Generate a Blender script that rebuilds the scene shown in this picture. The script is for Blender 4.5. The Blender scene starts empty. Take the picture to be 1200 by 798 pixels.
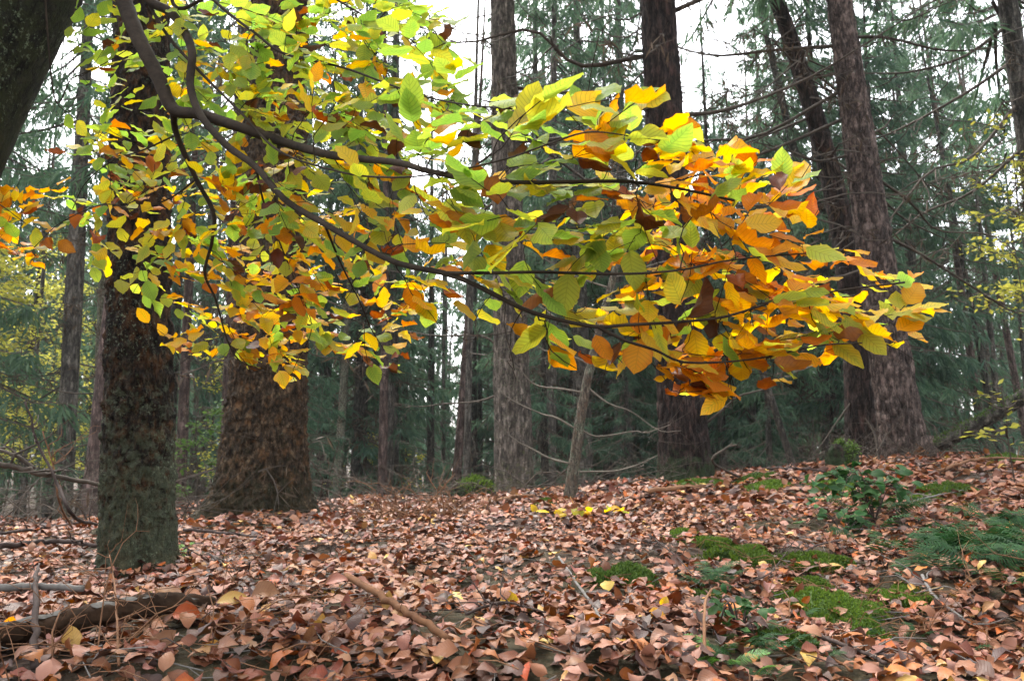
import bpy, math, random
import numpy as np
from mathutils import Vector, Matrix
sc = bpy.context.scene
COL = sc.collection
R = math.radians

# ------------------------------------------------------------------ camera, sky, sun, exposure
FPX, PITCH, EYE = 933.0, R(8.0), 1.5
cam = bpy.data.cameras.new('camera'); cam_o = bpy.data.objects.new('camera', cam); COL.objects.link(cam_o)
cam.sensor_width = 36.0; cam.lens = FPX * 36.0 / 1200.0
cam.clip_start = 0.05; cam.clip_end = 600.0
cam_o.location = (0, 0, EYE); cam_o.rotation_euler = (R(90) + PITCH, 0, 0)
cam.dof.use_dof = True; cam.dof.focus_distance = 1.8; cam.dof.aperture_fstop = 28.0 / 2.8
sc.camera = cam_o

SUN_EL, SUN_AZ = R(58), R(-25)          # azimuth from +Y towards +X: a soft sky light from ahead
w = bpy.data.worlds.new('World'); sc.world = w; w.use_nodes = True
nt = w.node_tree; nt.nodes.clear()
sky = nt.nodes.new('ShaderNodeTexSky'); sky.sky_type = 'NISHITA'; sky.sun_disc = False
sky.sun_elevation = SUN_EL; sky.sun_rotation = SUN_AZ; sky.dust_density = 4.0; sky.air_density = 1.0
hs = nt.nodes.new('ShaderNodeHueSaturation'); hs.inputs['Saturation'].default_value = 0.22
bg = nt.nodes.new('ShaderNodeBackground'); bg.inputs[1].default_value = 0.15
wo = nt.nodes.new('ShaderNodeOutputWorld')
nt.links.new(sky.outputs[0], hs.inputs['Color']); nt.links.new(hs.outputs[0], bg.inputs[0]); nt.links.new(bg.outputs[0], wo.inputs[0])
sun = bpy.data.lights.new('sun', 'SUN'); sun.energy = 1.5; sun.angle = R(25); sun.color = (1.0, 0.96, 0.9)
sun_o = bpy.data.objects.new('sun', sun); COL.objects.link(sun_o)
sd = Vector((math.sin(SUN_AZ) * math.cos(SUN_EL), math.cos(SUN_AZ) * math.cos(SUN_EL), math.sin(SUN_EL)))
sun_o.rotation_euler = sd.to_track_quat('Z', 'Y').to_euler(); sun_o.location = sd * 60
vs = sc.view_settings; vs.view_transform = 'Standard'; vs.look = 'None'; vs.gamma = 1.0; vs.use_curve_mapping = False
vs.exposure = 2.6
sc.cycles.max_bounces = 6; sc.cycles.diffuse_bounces = 3; sc.cycles.glossy_bounces = 2; sc.cycles.transmission_bounces = 4
sc.cycles.volume_bounces = 0; sc.cycles.transparent_max_bounces = 4

# ------------------------------------------------------------------ helpers
rng = np.random.default_rng(7)
CP, SP = math.cos(PITCH), math.sin(PITCH)

def P(px, py, Y):
    """the point of the place that the photograph's pixel (px, py) shows at forward distance Y"""
    a, b = (px - 600.0) / FPX, (399.0 - py) / FPX
    d = np.array([a, CP - b * SP, SP + b * CP])
    return np.array([0, 0, EYE]) + d * (Y / d[1])

def project(p):
    p = np.atleast_2d(p) - np.array([0, 0, EYE])
    dep = p[:, 1] * CP + p[:, 2] * SP
    up = -p[:, 1] * SP + p[:, 2] * CP
    dep = np.where(dep < 0.05, 0.05, dep)
    return 600 + FPX * p[:, 0] / dep, 399 - FPX * up / dep, dep

def hash3(ix, iy, iz, seed):
    h = (ix.astype(np.int64) * 374761393 + iy.astype(np.int64) * 668265263 + iz.astype(np.int64) * 1440662683 + seed * 974634777) & 0xFFFFFFFF
    h = ((h ^ (h >> 13)) * 1274126177) & 0xFFFFFFFF
    h = ((h ^ (h >> 16)) * 2246822519) & 0xFFFFFFFF
    return ((h ^ (h >> 15)) & 0xFFFFFF) / float(0xFFFFFF)

def vnoise(p, seed=0):
    p = np.asarray(p, float); i = np.floor(p).astype(np.int64); f = p - i; f = f * f * (3 - 2 * f)
    out = 0
    for dx in (0, 1):
        for dy in (0, 1):
            for dz in (0, 1):
                wgt = (f[:, 0] if dx else 1 - f[:, 0]) * (f[:, 1] if dy else 1 - f[:, 1]) * (f[:, 2] if dz else 1 - f[:, 2])
                out = out + wgt * hash3(i[:, 0] + dx, i[:, 1] + dy, i[:, 2] + dz, seed)
    return out

def sstep(a, b, x):
    t = np.clip((x - a) / (b - a), 0, 1); return t * t * (3 - 2 * t)

def ground(X, Y):
    X = np.asarray(X, float); Y = np.asarray(Y, float)
    zc = np.interp(X, [-60, -5.03, -4.19, -3.36, -2.44, -1.68, -0.84, 0.0, 0.55, 1.69, 2.54, 3.39, 4.24, 5.09, 60], [-0.779, -0.729, -0.68, -0.606, -0.565, -0.549, -0.532, -0.449, -0.416, -0.283, -0.217, -0.15, -0.108, -0.091, -0.091])
    t = sstep(1.5, 8.2, Y)
    z = -.48 + t * (zc + .48)
    z = z - np.where(Y < 1.75, (1.75 - np.maximum(Y, -1)) ** 1.3 * .52, 0)          # the face of the bank below the camera
    dd = np.maximum(Y - 8.3, 0)
    z = z - 2.6 * (1 - np.exp(-dd * .085)) * sstep(0, 1.2, dd) - .5 * (zc + .5) * sstep(0, 6, dd)       # falls away behind the crest
    z = z - .24 * np.exp(-((X - 1.5) / .5) ** 2 - ((Y - 2.2) / .5) ** 2) - .07 * np.exp(-((X - .62) / .22) ** 2 - ((Y - 1.75) / .2) ** 2)   # hollows below the ferns
    q = np.stack([X.ravel(), Y.ravel(), 0 * X.ravel()], 1)
    bump = (vnoise(q * 1.1, 3) - .5) * .12 + (vnoise(q * 3.1, 4) - .5) * .05 + (vnoise(q * 8, 5) - .5) * .018
    fade = np.clip((Y.ravel() - .5) / 1.0, .15, 1)
    return EYE + z + (bump * fade).reshape(X.shape)

def gz(x, y):
    return float(ground(np.array([x]), np.array([y]))[0])

def on_ground(px, py, guess=None):
    """where the view ray of (px, py) meets the ground"""
    Ys = np.linspace(1.0, 14, 1300)
    pts = np.array([P(px, py, 1.0)]) ; d = pts[0] - np.array([0, 0, EYE])
    pp = np.array([0, 0, EYE]) + d[None] * Ys[:, None]
    g = ground(pp[:, 0], pp[:, 1]); below = np.where(pp[:, 2] <= g)[0]
    k = below[0] if len(below) else len(Ys) // 2
    return np.array([pp[k, 0], pp[k, 1], g[k]])

def mesh_np(name, V, F, mats, midx=None, uv=None, smooth=True):
    V = np.asarray(V, np.float32); me = bpy.data.meshes.new(name)
    Fs = F if isinstance(F, list) else [F]
    Fs = [np.asarray(f, np.int32) for f in Fs if len(f)]
    me.vertices.add(len(V)); me.vertices.foreach_set('co', V.ravel())
    loops = np.concatenate([f.ravel() for f in Fs]); tot = np.concatenate([np.full(len(f), f.shape[1], np.int32) for f in Fs])
    st = np.concatenate([[0], np.cumsum(tot)[:-1]]).astype(np.int32)
    me.loops.add(len(loops)); me.loops.foreach_set('vertex_index', loops)
    me.polygons.add(len(tot)); me.polygons.foreach_set('loop_start', st); me.polygons.foreach_set('loop_total', tot)
    if midx is not None: me.polygons.foreach_set('material_index', np.asarray(midx, np.int32))
    me.polygons.foreach_set('use_smooth', np.full(len(tot), smooth, bool))
    if uv is not None:
        l = me.uv_layers.new(name='UVMap'); l.data.foreach_set('uv', np.asarray(uv, np.float32)[loops].ravel())
    for m in (mats if isinstance(mats, (list, tuple)) else [mats]): me.materials.append(m)
    me.update(); me.validate(clean_customdata=False)
    return me

def link(name, me, parent=None, loc=None):
    o = bpy.data.objects.new(name, me); COL.objects.link(o)
    if parent is not None: o.parent = parent
    if loc is not None: o.location = loc
    return o

def tag(o, label=None, cat=None, group=None, kind=None):
    if label: o['label'] = label
    if cat: o['category'] = cat
    if group: o['group'] = group
    if kind: o['kind'] = kind
    return o

def thing(name, loc, label, cat, group=None, rz=0.0):
    o = bpy.data.objects.new(name, None); COL.objects.link(o); o.empty_display_size = .1
    o.location = loc; o.rotation_euler = (0, 0, rz)
    return tag(o, label, cat, group)

class MB:
    """gathers vertices and quads / triangles"""
    def __init__(s): s.V, s.Q, s.T, s.n, s.UV, s.mq, s.mt = [], [], [], 0, [], [], []
    def add(s, V, Q=None, T=None, uv=None, m=0):
        V = np.asarray(V, float); s.V.append(V)
        if Q is not None and len(Q): s.Q.append(np.asarray(Q) + s.n); s.mq.append(np.full(len(Q), m))
        if T is not None and len(T): s.T.append(np.asarray(T) + s.n); s.mt.append(np.full(len(T), m))
        s.UV.append(np.zeros((len(V), 2)) if uv is None else uv); s.n += len(V)
    def mesh(s, name, mats, smooth=True):
        F, mi = [], []
        if s.Q: F.append(np.concatenate(s.Q)); mi.append(np.concatenate(s.mq))
        if s.T: F.append(np.concatenate(s.T)); mi.append(np.concatenate(s.mt))
        return mesh_np(name, np.concatenate(s.V), F, mats, np.concatenate(mi), np.concatenate(s.UV), smooth)

def tube(pts, rad, n=6, cap=True, rough=0.0, seed=0):
    pts = np.asarray(pts, float); K = len(pts); rad = np.broadcast_to(np.asarray(rad, float), (K,)).copy()
    tg = np.gradient(pts, axis=0); tg /= np.linalg.norm(tg, axis=1)[:, None] + 1e-9
    ref = np.array([0, 0, 1.]) if abs(tg[0, 2]) < .9 else np.array([1., 0, 0])
    a = ref - tg[0] * (ref @ tg[0]); a /= np.linalg.norm(a)
    th = np.arange(n) * 2 * math.pi / n; V = []
    r_ = np.random.default_rng(seed)
    for k in range(K):
        a = a - tg[k] * (a @ tg[k]); a /= np.linalg.norm(a) + 1e-9; b = np.cross(tg[k], a)
        rr = rad[k] * (1 + rough * (r_.random(n) - .5))
        V.append(pts[k] + (np.cos(th) * rr)[:, None] * a + (np.sin(th) * rr)[:, None] * b)
    V = np.concatenate(V); Q = []
    i = np.arange(n); j = (i + 1) % n
    for k in range(K - 1): Q.append(np.stack([k * n + i, k * n + j, (k + 1) * n + j, (k + 1) * n + i], 1))
    Q = np.concatenate(Q); T = None
    if cap:
        V = np.vstack([V, pts[0], pts[-1]]); T = np.concatenate([np.stack([j, i, np.full(n, K * n)], 1), np.stack([(K - 1) * n + i, (K - 1) * n + j, np.full(n, K * n + 1)], 1)])
    return V, Q, T

def smooth_path(pts, n):
    """Catmull-Rom through pts"""
    pts = np.asarray(pts, float); K = len(pts)
    p = np.vstack([2 * pts[0] - pts[1], pts, 2 * pts[-1] - pts[-2]])
    s = np.linspace(0, K - 1 - 1e-6, n); i = s.astype(int); t = (s - i)[:, None]
    a, b, c, d = p[i], p[i + 1], p[i + 2], p[i + 3]
    return .5 * (2 * b + (c - a) * t + (2 * a - 5 * b + 4 * c - d) * t ** 2 + (3 * b - a - 3 * c + d) * t ** 3)

def wander(a, b, amp, n, r_, sag=0.0):
    a = np.asarray(a, float); b = np.asarray(b, float); L = np.linalg.norm(b - a)
    k = np.linspace(0, 1, 5)[:, None]; p = a + (b - a) * k
    p[1:-1] += r_.normal(0, amp * L, (3, 3)); p[:, 2] -= (sag * L * 4 * k * (1 - k))[:, 0]
    return smooth_path(p, n)

# ------------------------------------------------------------------ materials
class NT:
    def __init__(s, name):
        s.m = bpy.data.materials.new(name); s.m.use_nodes = True; s.t = s.m.node_tree; s.t.nodes.clear()
        s.out = s.n('OutputMaterial')
    def n(s, typ, **kw):
        x = s.t.nodes.new('ShaderNode' + typ)
        for k, v in kw.items(): setattr(x, k, v)
        return x
    def set(s, sock, v):
        if isinstance(v, bpy.types.NodeSocket): s.t.links.new(v, sock)
        elif hasattr(sock.default_value, '__len__') and not hasattr(v, '__len__'): sock.default_value = (v, v, v) + ((1,) if len(sock.default_value) == 4 else ())
        elif hasattr(sock.default_value, '__len__') and len(sock.default_value) == 4 and len(v) == 3: sock.default_value = tuple(v) + (1,)
        else: sock.default_value = v
    def math(s, op, a, b=0.0, c=0.0):
        x = s.n('Math', operation=op); s.set(x.inputs[0], a); s.set(x.inputs[1], b); s.set(x.inputs[2], c); return x.outputs[0]
    def mix(s, f, a, b, typ='MIX'):
        x = s.n('Mix', data_type='RGBA', blend_type=typ); s.set(x.inputs[0], f); s.set(x.inputs[6], a); s.set(x.inputs[7], b); return x.outputs[2]
    def noise(s, vec, scale, detail=4, rough=.55, out=0):
        x = s.n('TexNoise'); s.set(x.inputs['Vector'], vec); x.inputs['Scale'].default_value = scale; x.inputs['Detail'].default_value = detail; x.inputs['Roughness'].default_value = rough
        return x.outputs[out]
    def voronoi(s, vec, scale, feature='F1', out=0):
        x = s.n('TexVoronoi', feature=feature); s.set(x.inputs['Vector'], vec); x.inputs['Scale'].default_value = scale; return x.outputs[out]
    def ramp(s, f, stops):
        x = s.n('ValToRGB'); e = x.color_ramp.elements
        while len(e) < len(stops): e.new(.5)
        for k, (p, c) in enumerate(stops): e[k].position = p; e[k].color = tuple(c) + (1,) if len(c) == 3 else c
        s.set(x.inputs[0], f); return x.outputs[0]
    def mapping(s, scale):
        tc = s.n('TexCoord'); mp = s.n('Mapping'); s.t.links.new(tc.outputs['Object'], mp.inputs[0]); mp.inputs['Scale'].default_value = scale
        return mp.outputs[0]
    def principled(s, col, rough=.7, spec=.3, normal=None):
        x = s.n('BsdfPrincipled'); s.set(x.inputs['Base Color'], col); s.set(x.inputs['Roughness'], rough); s.set(x.inputs['Specular IOR Level'], spec)
        if normal is not None: s.t.links.new(normal, x.inputs['Normal'])
        return x
    def bump(s, h, strength=.5, dist=.01):
        x = s.n('Bump'); s.set(x.inputs['Height'], h); x.inputs['Strength'].default_value = strength; x.inputs['Distance'].default_value = dist; return x.outputs[0]
    def done(s, shader):
        s.t.links.new(shader.outputs[0] if hasattr(shader, 'outputs') else shader, s.out.inputs[0]); return s.m

def lin(r, g, b):
    f = lambda c: c / 12.92 if c <= .04045 else ((c + .055) / 1.055) ** 2.4
    return (f(r / 255), f(g / 255), f(b / 255))

def mat_bark(name, dark, light, accent=None, accent_amt=.0, lichen=None, lichen_amt=0.0, moss=None, moss_top=0.0, scale=1.0, vert=.25, bump=.6, dist=.012):
    t = NT(name); co = t.mapping((1, 1, vert)); raw = t.mapping((1, 1, 1)); co2 = t.mapping((1, 1, vert * .55))
    warp = t.noise(raw, 14 * scale, 4, out=1)
    cw = t.n('VectorMath', operation='MULTIPLY_ADD'); t.set(cw.inputs[0], warp); cw.inputs[1].default_value = (.07 / scale,) * 3; t.set(cw.inputs[2], co)
    v = t.voronoi(cw.outputs[0], 44 * scale, 'DISTANCE_TO_EDGE')
    crack = t.ramp(v, [(0.0, (0, 0, 0)), (.10, (1, 1, 1))])
    fur = t.math('ABSOLUTE', t.math('MULTIPLY_ADD', t.noise(co2, 20 * scale, 5, .6), 2.0, -1.0)); fur = t.ramp(fur, [(0.0, (0, 0, 0)), (.22, (1, 1, 1))])
    crack = t.math('MULTIPLY', t.math('MULTIPLY_ADD', crack, .6, .4), fur)
    n1 = t.noise(co, 30 * scale, 7, .7); n2 = t.noise(raw, 120 * scale, 4, .7)
    nn1 = t.ramp(n1, [(.34, (0, 0, 0)), (.66, (1, 1, 1))])
    col = t.mix(nn1, dark, light)
    col = t.mix(t.math('MULTIPLY', t.math('SUBTRACT', 1.0, crack), .8), col, tuple(c * .3 for c in dark))
    cell = t.voronoi(cw.outputs[0], 44 * scale, 'F1', 1)
    hsv = t.n('HueSaturation'); sep = t.n('SeparateColor'); t.set(sep.inputs[0], cell)
    t.set(hsv.inputs['Value'], t.math('MULTIPLY_ADD', sep.outputs[0], .9, .55)); t.set(hsv.inputs['Color'], col); col = hsv.outputs[0]
    if accent is not None:
        f = t.ramp(t.noise(co, 16 * scale, 4, .65), [(.62 - accent_amt * .3, (0, 0, 0)), (.72, (1, 1, 1))])
        col = t.mix(t.math('MULTIPLY', f, .8), col, accent)
    sepz = t.n('SeparateXYZ'); t.set(sepz.inputs[0], raw)
    if moss is not None:
        zf = t.math('SUBTRACT', 1.0, t.math('DIVIDE', sepz.outputs[2], moss_top)); zf = t.math('MULTIPLY', zf, 1.0); 
        f = t.math('ADD', t.math('MULTIPLY', zf, .34), t.noise(raw, 17 * scale, 6, .75)); f = t.ramp(f, [(.66, (0, 0, 0)), (.75, (1, 1, 1))])
        col = t.mix(t.math('MULTIPLY', f, t.math('MULTIPLY_ADD', n2, 1.1, .05)), col, moss)
    if lichen is not None:
        lf = t.ramp(t.noise(raw, 4 * scale, 2), [(.46, (0, 0, 0)), (.62, (1, 1, 1))])
        sp = t.ramp(t.noise(raw, 62 * scale, 5, .75), [(.64 - lichen_amt * .2, (0, 0, 0)), (.70 - lichen_amt * .2, (1, 1, 1))])
        col = t.mix(t.math('MULTIPLY', t.math('MULTIPLY', lf, sp), .85), col, lichen)
    h = t.math('ADD', t.math('MULTIPLY', crack, .6), t.math('ADD', t.math('MULTIPLY', n1, .8), t.math('MULTIPLY', n2, .35)))
    return t.done(t.principled(col, .88, .15, t.bump(h, bump, dist)))

def mat_leaf(name, col, col2, trans=.5, vein=.35, spec=.35, rough=.45, spots=.25, tboost=1.15, back=None):
    t = NT(name); g = t.n('NewGeometry'); oi = t.n('ObjectInfo'); uv = t.n('UVMap')
    rnd = t.math('FRACT', t.math('ADD', g.outputs['Random Per Island'], oi.outputs['Random']))
    sx = t.n('SeparateXYZ'); t.set(sx.inputs[0], uv.outputs[0]); u, v = sx.outputs[0], sx.outputs[1]
    av = t.math('ABSOLUTE', t.math('MULTIPLY_ADD', v, 2.0, -1.0))
    ph = t.math('SUBTRACT', t.math('MULTIPLY', u, 9.0), t.math('MULTIPLY', av, 2.1))
    tri = t.math('ABSOLUTE', t.math('MULTIPLY_ADD', t.math('FRACT', ph), 2.0, -1.0))
    side = t.math('SMOOTH_MIN', 1.0, t.math('MULTIPLY', t.math('MAXIMUM', t.math('SUBTRACT', tri, .68), 0.0), 3.6), .1)
    mid = t.math('SUBTRACT', 1.0, t.math('MINIMUM', t.math('MULTIPLY', av, 18.0), 1.0))
    vn = t.math('MAXIMUM', side, mid)
    cmb = t.n('CombineXYZ'); t.set(cmb.inputs[0], u); t.set(cmb.inputs[1], v); t.set(cmb.inputs[2], t.math('MULTIPLY', rnd, 37.0))
    n = t.noise(cmb.outputs[0], 2.6, 3); n2 = t.noise(cmb.outputs[0], 11.0, 3)
    edge = t.math('MULTIPLY', t.math('POWER', av, 3.0), .35)
    f = t.ramp(t.math('ADD', t.math('ADD', n, edge), t.math('MULTIPLY_ADD', rnd, .5, -.3)), [(.38, (0, 0, 0)), (.75, (1, 1, 1))])
    c = t.mix(f, col, col2)
    rim = t.ramp(t.math('ADD', t.math('POWER', av, 4.0), t.math('MULTIPLY', t.math('SUBTRACT', n2, .5), 1.3)), [(.88, (0, 0, 0)), (1.0, (1, 1, 1))])
    c = t.mix(t.math('MULTIPLY', rim, spots * 2.0 if spots < .4 else .7), c, tuple(x * .42 for x in col2[:2]) + (col2[2] * .5,))
    hv = t.n('HueSaturation'); t.set(hv.inputs['Value'], t.math('MULTIPLY_ADD', t.math('FRACT', t.math('MULTIPLY', rnd, 7.31)), .5, .75)); t.set(hv.inputs['Color'], c)
    t.set(hv.inputs['Hue'], t.math('MULTIPLY_ADD', t.math('FRACT', t.math('MULTIPLY', rnd, 3.77)), .03, .485)); c = hv.outputs[0]
    c = t.mix(t.math('MULTIPLY', vn, vein), c, tuple(x * .45 for x in col))
    sp = t.ramp(n2, [(.66, (0, 0, 0)), (.74, (1, 1, 1))])
    c = t.mix(t.math('MULTIPLY', sp, spots), c, (.09, .035, .012))
    if back is not None: c = t.mix(t.math('MULTIPLY', g.outputs['Backfacing'], .8), c, back)
    bp = t.bump(t.math('ADD', t.math('MULTIPLY', vn, -1.0), t.math('MULTIPLY', n2, .4)), .35, .0012)
    pr = t.principled(c, rough, spec, bp)
    if trans <= 0: return t.done(pr)
    tr = t.n('BsdfTranslucent'); hb = t.n('HueSaturation'); hb.inputs['Saturation'].default_value = 1.06; hb.inputs['Value'].default_value = tboost; t.set(hb.inputs['Color'], c); t.set(tr.inputs[0], hb.outputs[0])
    mx = t.n('MixShader'); mx.inputs[0].default_value = trans; t.t.links.new(pr.outputs[0], mx.inputs[1]); t.t.links.new(tr.outputs[0], mx.inputs[2])
    return t.done(mx)

def mat_needle(name, col, col2, trans=.3):
    t = NT(name); g = t.n('NewGeometry'); oi = t.n('ObjectInfo')
    c = t.mix(g.outputs['Random Per Island'], col, col2)
    hv = t.n('HueSaturation'); t.set(hv.inputs['Value'], t.math('MULTIPLY_ADD', oi.outputs['Random'], .5, .75)); t.set(hv.inputs['Color'], c); c = hv.outputs[0]
    pr = t.principled(c, .7, .2); tr = t.n('BsdfTranslucent'); t.set(tr.inputs[0], c)
    mx = t.n('MixShader'); mx.inputs[0].default_value = trans; t.t.links.new(pr.outputs[0], mx.inputs[1]); t.t.links.new(tr.outputs[0], mx.inputs[2])
    return t.done(mx)

def mat_wood(name, dark, light, scale=1.0, rough=.8, bump=.4):
    t = NT(name); co = t.mapping((1, 1, 1)); n = t.noise(co, 30 * scale, 5, .65); n2 = t.noise(co, 6 * scale, 3)
    c = t.mix(t.ramp(t.math('MULTIPLY_ADD', n2, .6, t.math('MULTIPLY', n, .5)), [(.35, (0, 0, 0)), (.75, (1, 1, 1))]), dark, light)
    return t.done(t.principled(c, rough, .10, t.bump(n, bump, .004)))

def mat_soil():
    t = NT('forest_soil'); co = t.mapping((1, 1, 1))
    n = t.noise(co, 4, 6, .65); n2 = t.noise(co, 60, 5, .7); v = t.voronoi(co, 38)
    c = t.mix(n, (.018, .011, .008), (.055, .032, .022)); 
    c = t.mix(t.ramp(n2, [(.5, (0, 0, 0)), (.7, (1, 1, 1))]), c, (.11, .055, .035))
    far = t.ramp(t.noise(co, .5, 4), [(.45, (0, 0, 0)), (.6, (1, 1, 1))]); c = t.mix(t.math('MULTIPLY', far, .35), c, (.04, .05, .015))
    return t.done(t.principled(c, .9, .2, t.bump(t.math('ADD', n2, v), .8, .02)))

M = {}
M['soil'] = mat_soil()
M['beech_bark'] = mat_bark('beech_bark', (.008, .008, .006), (.022, .021, .015), lichen=(.13, .165, .105), lichen_amt=.42, moss=(.022, .025, .010), moss_top=5.0, scale=1.0, vert=.8, bump=.35, dist=.008)
M['beech_twig'] = mat_wood('beech_twig', (.010, .007, .005), (.042, .031, .022), 2.0, .85)
M['bark_dark'] = mat_bark('bark_dark', (.007, .005, .004), (.042, .030, .019), (.085, .036, .012), .42, (.16, .19, .125), .36, (.065, .076, .046), 1.3, 1.25, .55, .9, .012)
M['bark_scaly'] = mat_bark('bark_scaly', (.014, .009, .006), (.13, .088, .052), (.15, .075, .03), .35, (.10, .11, .07), .2, (.02, .02, .009), .9, .8, .6, 1.0, .02)
M['bark_grey'] = mat_bark('bark_grey', (.05, .04, .033), (.27, .22, .18), None, 0, (.16, .18, .10), .4, (.08, .09, .03), 1.4, .62, .32, .9, .02)
M['bark_black'] = mat_bark('bark_black', (.008, .006, .005), (.065, .042, .034), (.085, .045, .035), .2, None, 0, (.03, .05, .02), .5, .85, .3, 1.0, .016)
M['bark_pine'] = mat_bark('bark_pine', (.026, .019, .016), (.20, .145, .122), (.22, .16, .135), .25, None, 0, None, 0, .72, .4, 1.0, .022)
M['bark_pale'] = mat_bark('bark_pale', (.10, .09, .065), (.26, .25, .19), (.13, .07, .04), .3, (.25, .32, .22), .5, None, 0, 1.6, .4, .6, .008)
M['bark_sapling'] = mat_bark('bark_sapling', (.05, .038, .028), (.20, .17, .13), (.09, .05, .03), .4, (.20, .26, .17), .55, None, 0, 2.2, .3, .7, .008)
M['bark_far'] = mat_bark('bark_far', (.06, .052, .045), (.20, .175, .145), None, 0, None, 0, (.05, .06, .03), 2.0, .5, .3, .6, .02)
M['bark_red'] = mat_bark('bark_red', (.075, .05, .042), (.19, .13, .112), None, 0, None, 0, None, 0, .5, .3, .6, .02)
M['bark_slate'] = mat_bark('bark_slate', (.022, .019, .016), (.13, .115, .095), None, 0, (.12, .13, .09), .3, None, 0, .7, .35, .8, .014)
M['needle'] = mat_needle('spruce_needle', (.040, .088, .052), (.10, .165, .085), .42)
M['needle_dark'] = mat_needle('spruce_needle_dark', (.032, .070, .046), (.075, .125, .072), .42)
M['needle_brown'] = mat_needle('dead_needle', (.05, .035, .022), (.10, .07, .045))
M['limb'] = mat_wood('dead_limb', (.025, .019, .015), (.085, .068, .052), 1.0)
M['limb_pale'] = mat_wood('pale_dead_limb', (.05, .042, .032), (.17, .145, .115), 1.0)
M['yellow_leaf'] = mat_needle('sapling_leaf', (.26, .28, .04), (.42, .38, .06), .55)
M['green_leaf'] = mat_needle('shrub_leaf', (.07, .15, .03), (.13, .22, .04), .4)
LEAF = ['green', 'lime', 'yellow', 'gold', 'orange', 'rust', 'brown']
LM = {
 'green':  mat_leaf('leaf_green', (.20, .33, .05), (.34, .42, .055), .64, .6, .2, .55, .22, 1.2),
 'lime':   mat_leaf('leaf_lime', (.36, .40, .05), (.52, .44, .045), .64, .6, .2, .55, .25, 1.25),
 'yellow': mat_leaf('leaf_yellow', (.60, .44, .035), (.66, .38, .03), .62, .55, .25, .5, .2, 1.3),
 'gold':   mat_leaf('leaf_gold', (.66, .35, .022), (.60, .25, .016), .62, .55, .25, .5, .25, 1.3),
 'orange': mat_leaf('leaf_orange', (.58, .235, .016), (.44, .145, .013), .6, .45, .25, .5, .3, 1.3),
 'rust':   mat_leaf('leaf_rust', (.32, .10, .013), (.20, .058, .011), .5, .45, .25, .5, .3, 1.1),
 'brown':  mat_leaf('leaf_brown', (.12, .042, .015), (.075, .03, .014), .4, .45, .25, .5, .3, 1.0),
}
FALL = ['russet', 'tan', 'pinkish', 'amber', 'straw', 'umber']
FM = {
 'russet':  mat_leaf('fallen_russet', (.155, .042, .011), (.10, .028, .009), .08, .4, .28, .5, .4, back=(.215, .085, .038)),
 'tan':     mat_leaf('fallen_tan', (.235, .105, .045), (.175, .070, .030), .08, .4, .28, .5, .35, back=(.245, .114, .058)),
 'pinkish': mat_leaf('fallen_pinkish', (.215, .086, .052), (.155, .060, .036), .06, .35, .28, .5, .3, back=(.28, .130, .085)),
 'amber':   mat_leaf('fallen_amber', (.32, .080, .010), (.23, .052, .009), .1, .4, .28, .5, .3, back=(.28, .105, .035)),
 'straw':   mat_leaf('fallen_straw', (.44, .28, .07), (.37, .19, .04), .1, .4, .3, .5, .25),
 'umber':   mat_leaf('fallen_umber', (.050, .020, .012), (.034, .015, .010), .05, .35, .28, .5, .2, back=(.085, .040, .026)),
}
M['fern'] = mat_leaf('fern_frond', (.012, .042, .012), (.028, .072, .018), .25, .1, .12, .65, 0)
M['ivy'] = mat_leaf('bramble_leaf', (.014, .05, .012), (.034, .085, .02), .2, .3, .15, .6, 0)
M['fern_bright'] = mat_leaf('young_fern_frond', (.06, .17, .025), (.10, .23, .04), .35, .1, .4, .4, 0)
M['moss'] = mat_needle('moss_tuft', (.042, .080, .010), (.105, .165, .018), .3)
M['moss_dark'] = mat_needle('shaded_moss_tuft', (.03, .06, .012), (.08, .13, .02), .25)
M['log_wood'] = mat_wood('rotten_wood', (.008, .005, .003), (.05, .028, .016), 1.6, .9, .9)
M['log_bark'] = mat_wood('peeling_grey_bark', (.02, .018, .016), (.15, .14, .125), 1.6)
M['stick_grey'] = mat_wood('grey_stick', (.06, .055, .05), (.19, .175, .16), 1.5)
M['stick_brown'] = mat_wood('brown_stick', (.075, .035, .018), (.21, .11, .06), 1.2)
M['stick_orange'] = mat_wood('barkless_stick', (.06, .026, .012), (.14, .066, .03), 1.2)
M['stick_dark'] = mat_wood('dark_twig', (.022, .016, .014), (.07, .05, .043), 1.5)

# ------------------------------------------------------------------ the ground
def axis(parts):
    return np.unique(np.round(np.concatenate([np.arange(a, b, s) for a, b, s in parts]), 4))
gx = axis([(-90, -30, 6), (-30, -8, .8), (-8, 8, .07), (8, 30, .8), (30, 91, 6)])
gy = axis([(-14, .4, .6), (.4, 9.5, .06), (9.5, 34, .6), (34, 200, 6)])
GX, GY = np.meshgrid(gx, gy); GZ = ground(GX, GY)
nx, ny = len(gx), len(gy); ii = (np.arange(ny - 1)[:, None] * nx + np.arange(nx - 1)[None]).ravel()
gme = mesh_np('forest_ground', np.stack([GX.ravel(), GY.ravel(), GZ.ravel()], 1), np.stack([ii, ii + 1, ii + nx + 1, ii + nx], 1), M['soil'])
ground_o = tag(link('forest_ground', gme), kind='structure')
ground_o['label'] = 'leaf strewn forest bank rising to a low crest'

# ------------------------------------------------------------------ tree trunks
def depth_of(p): return p[1] * CP + (p[2] - EYE) * SP

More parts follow.
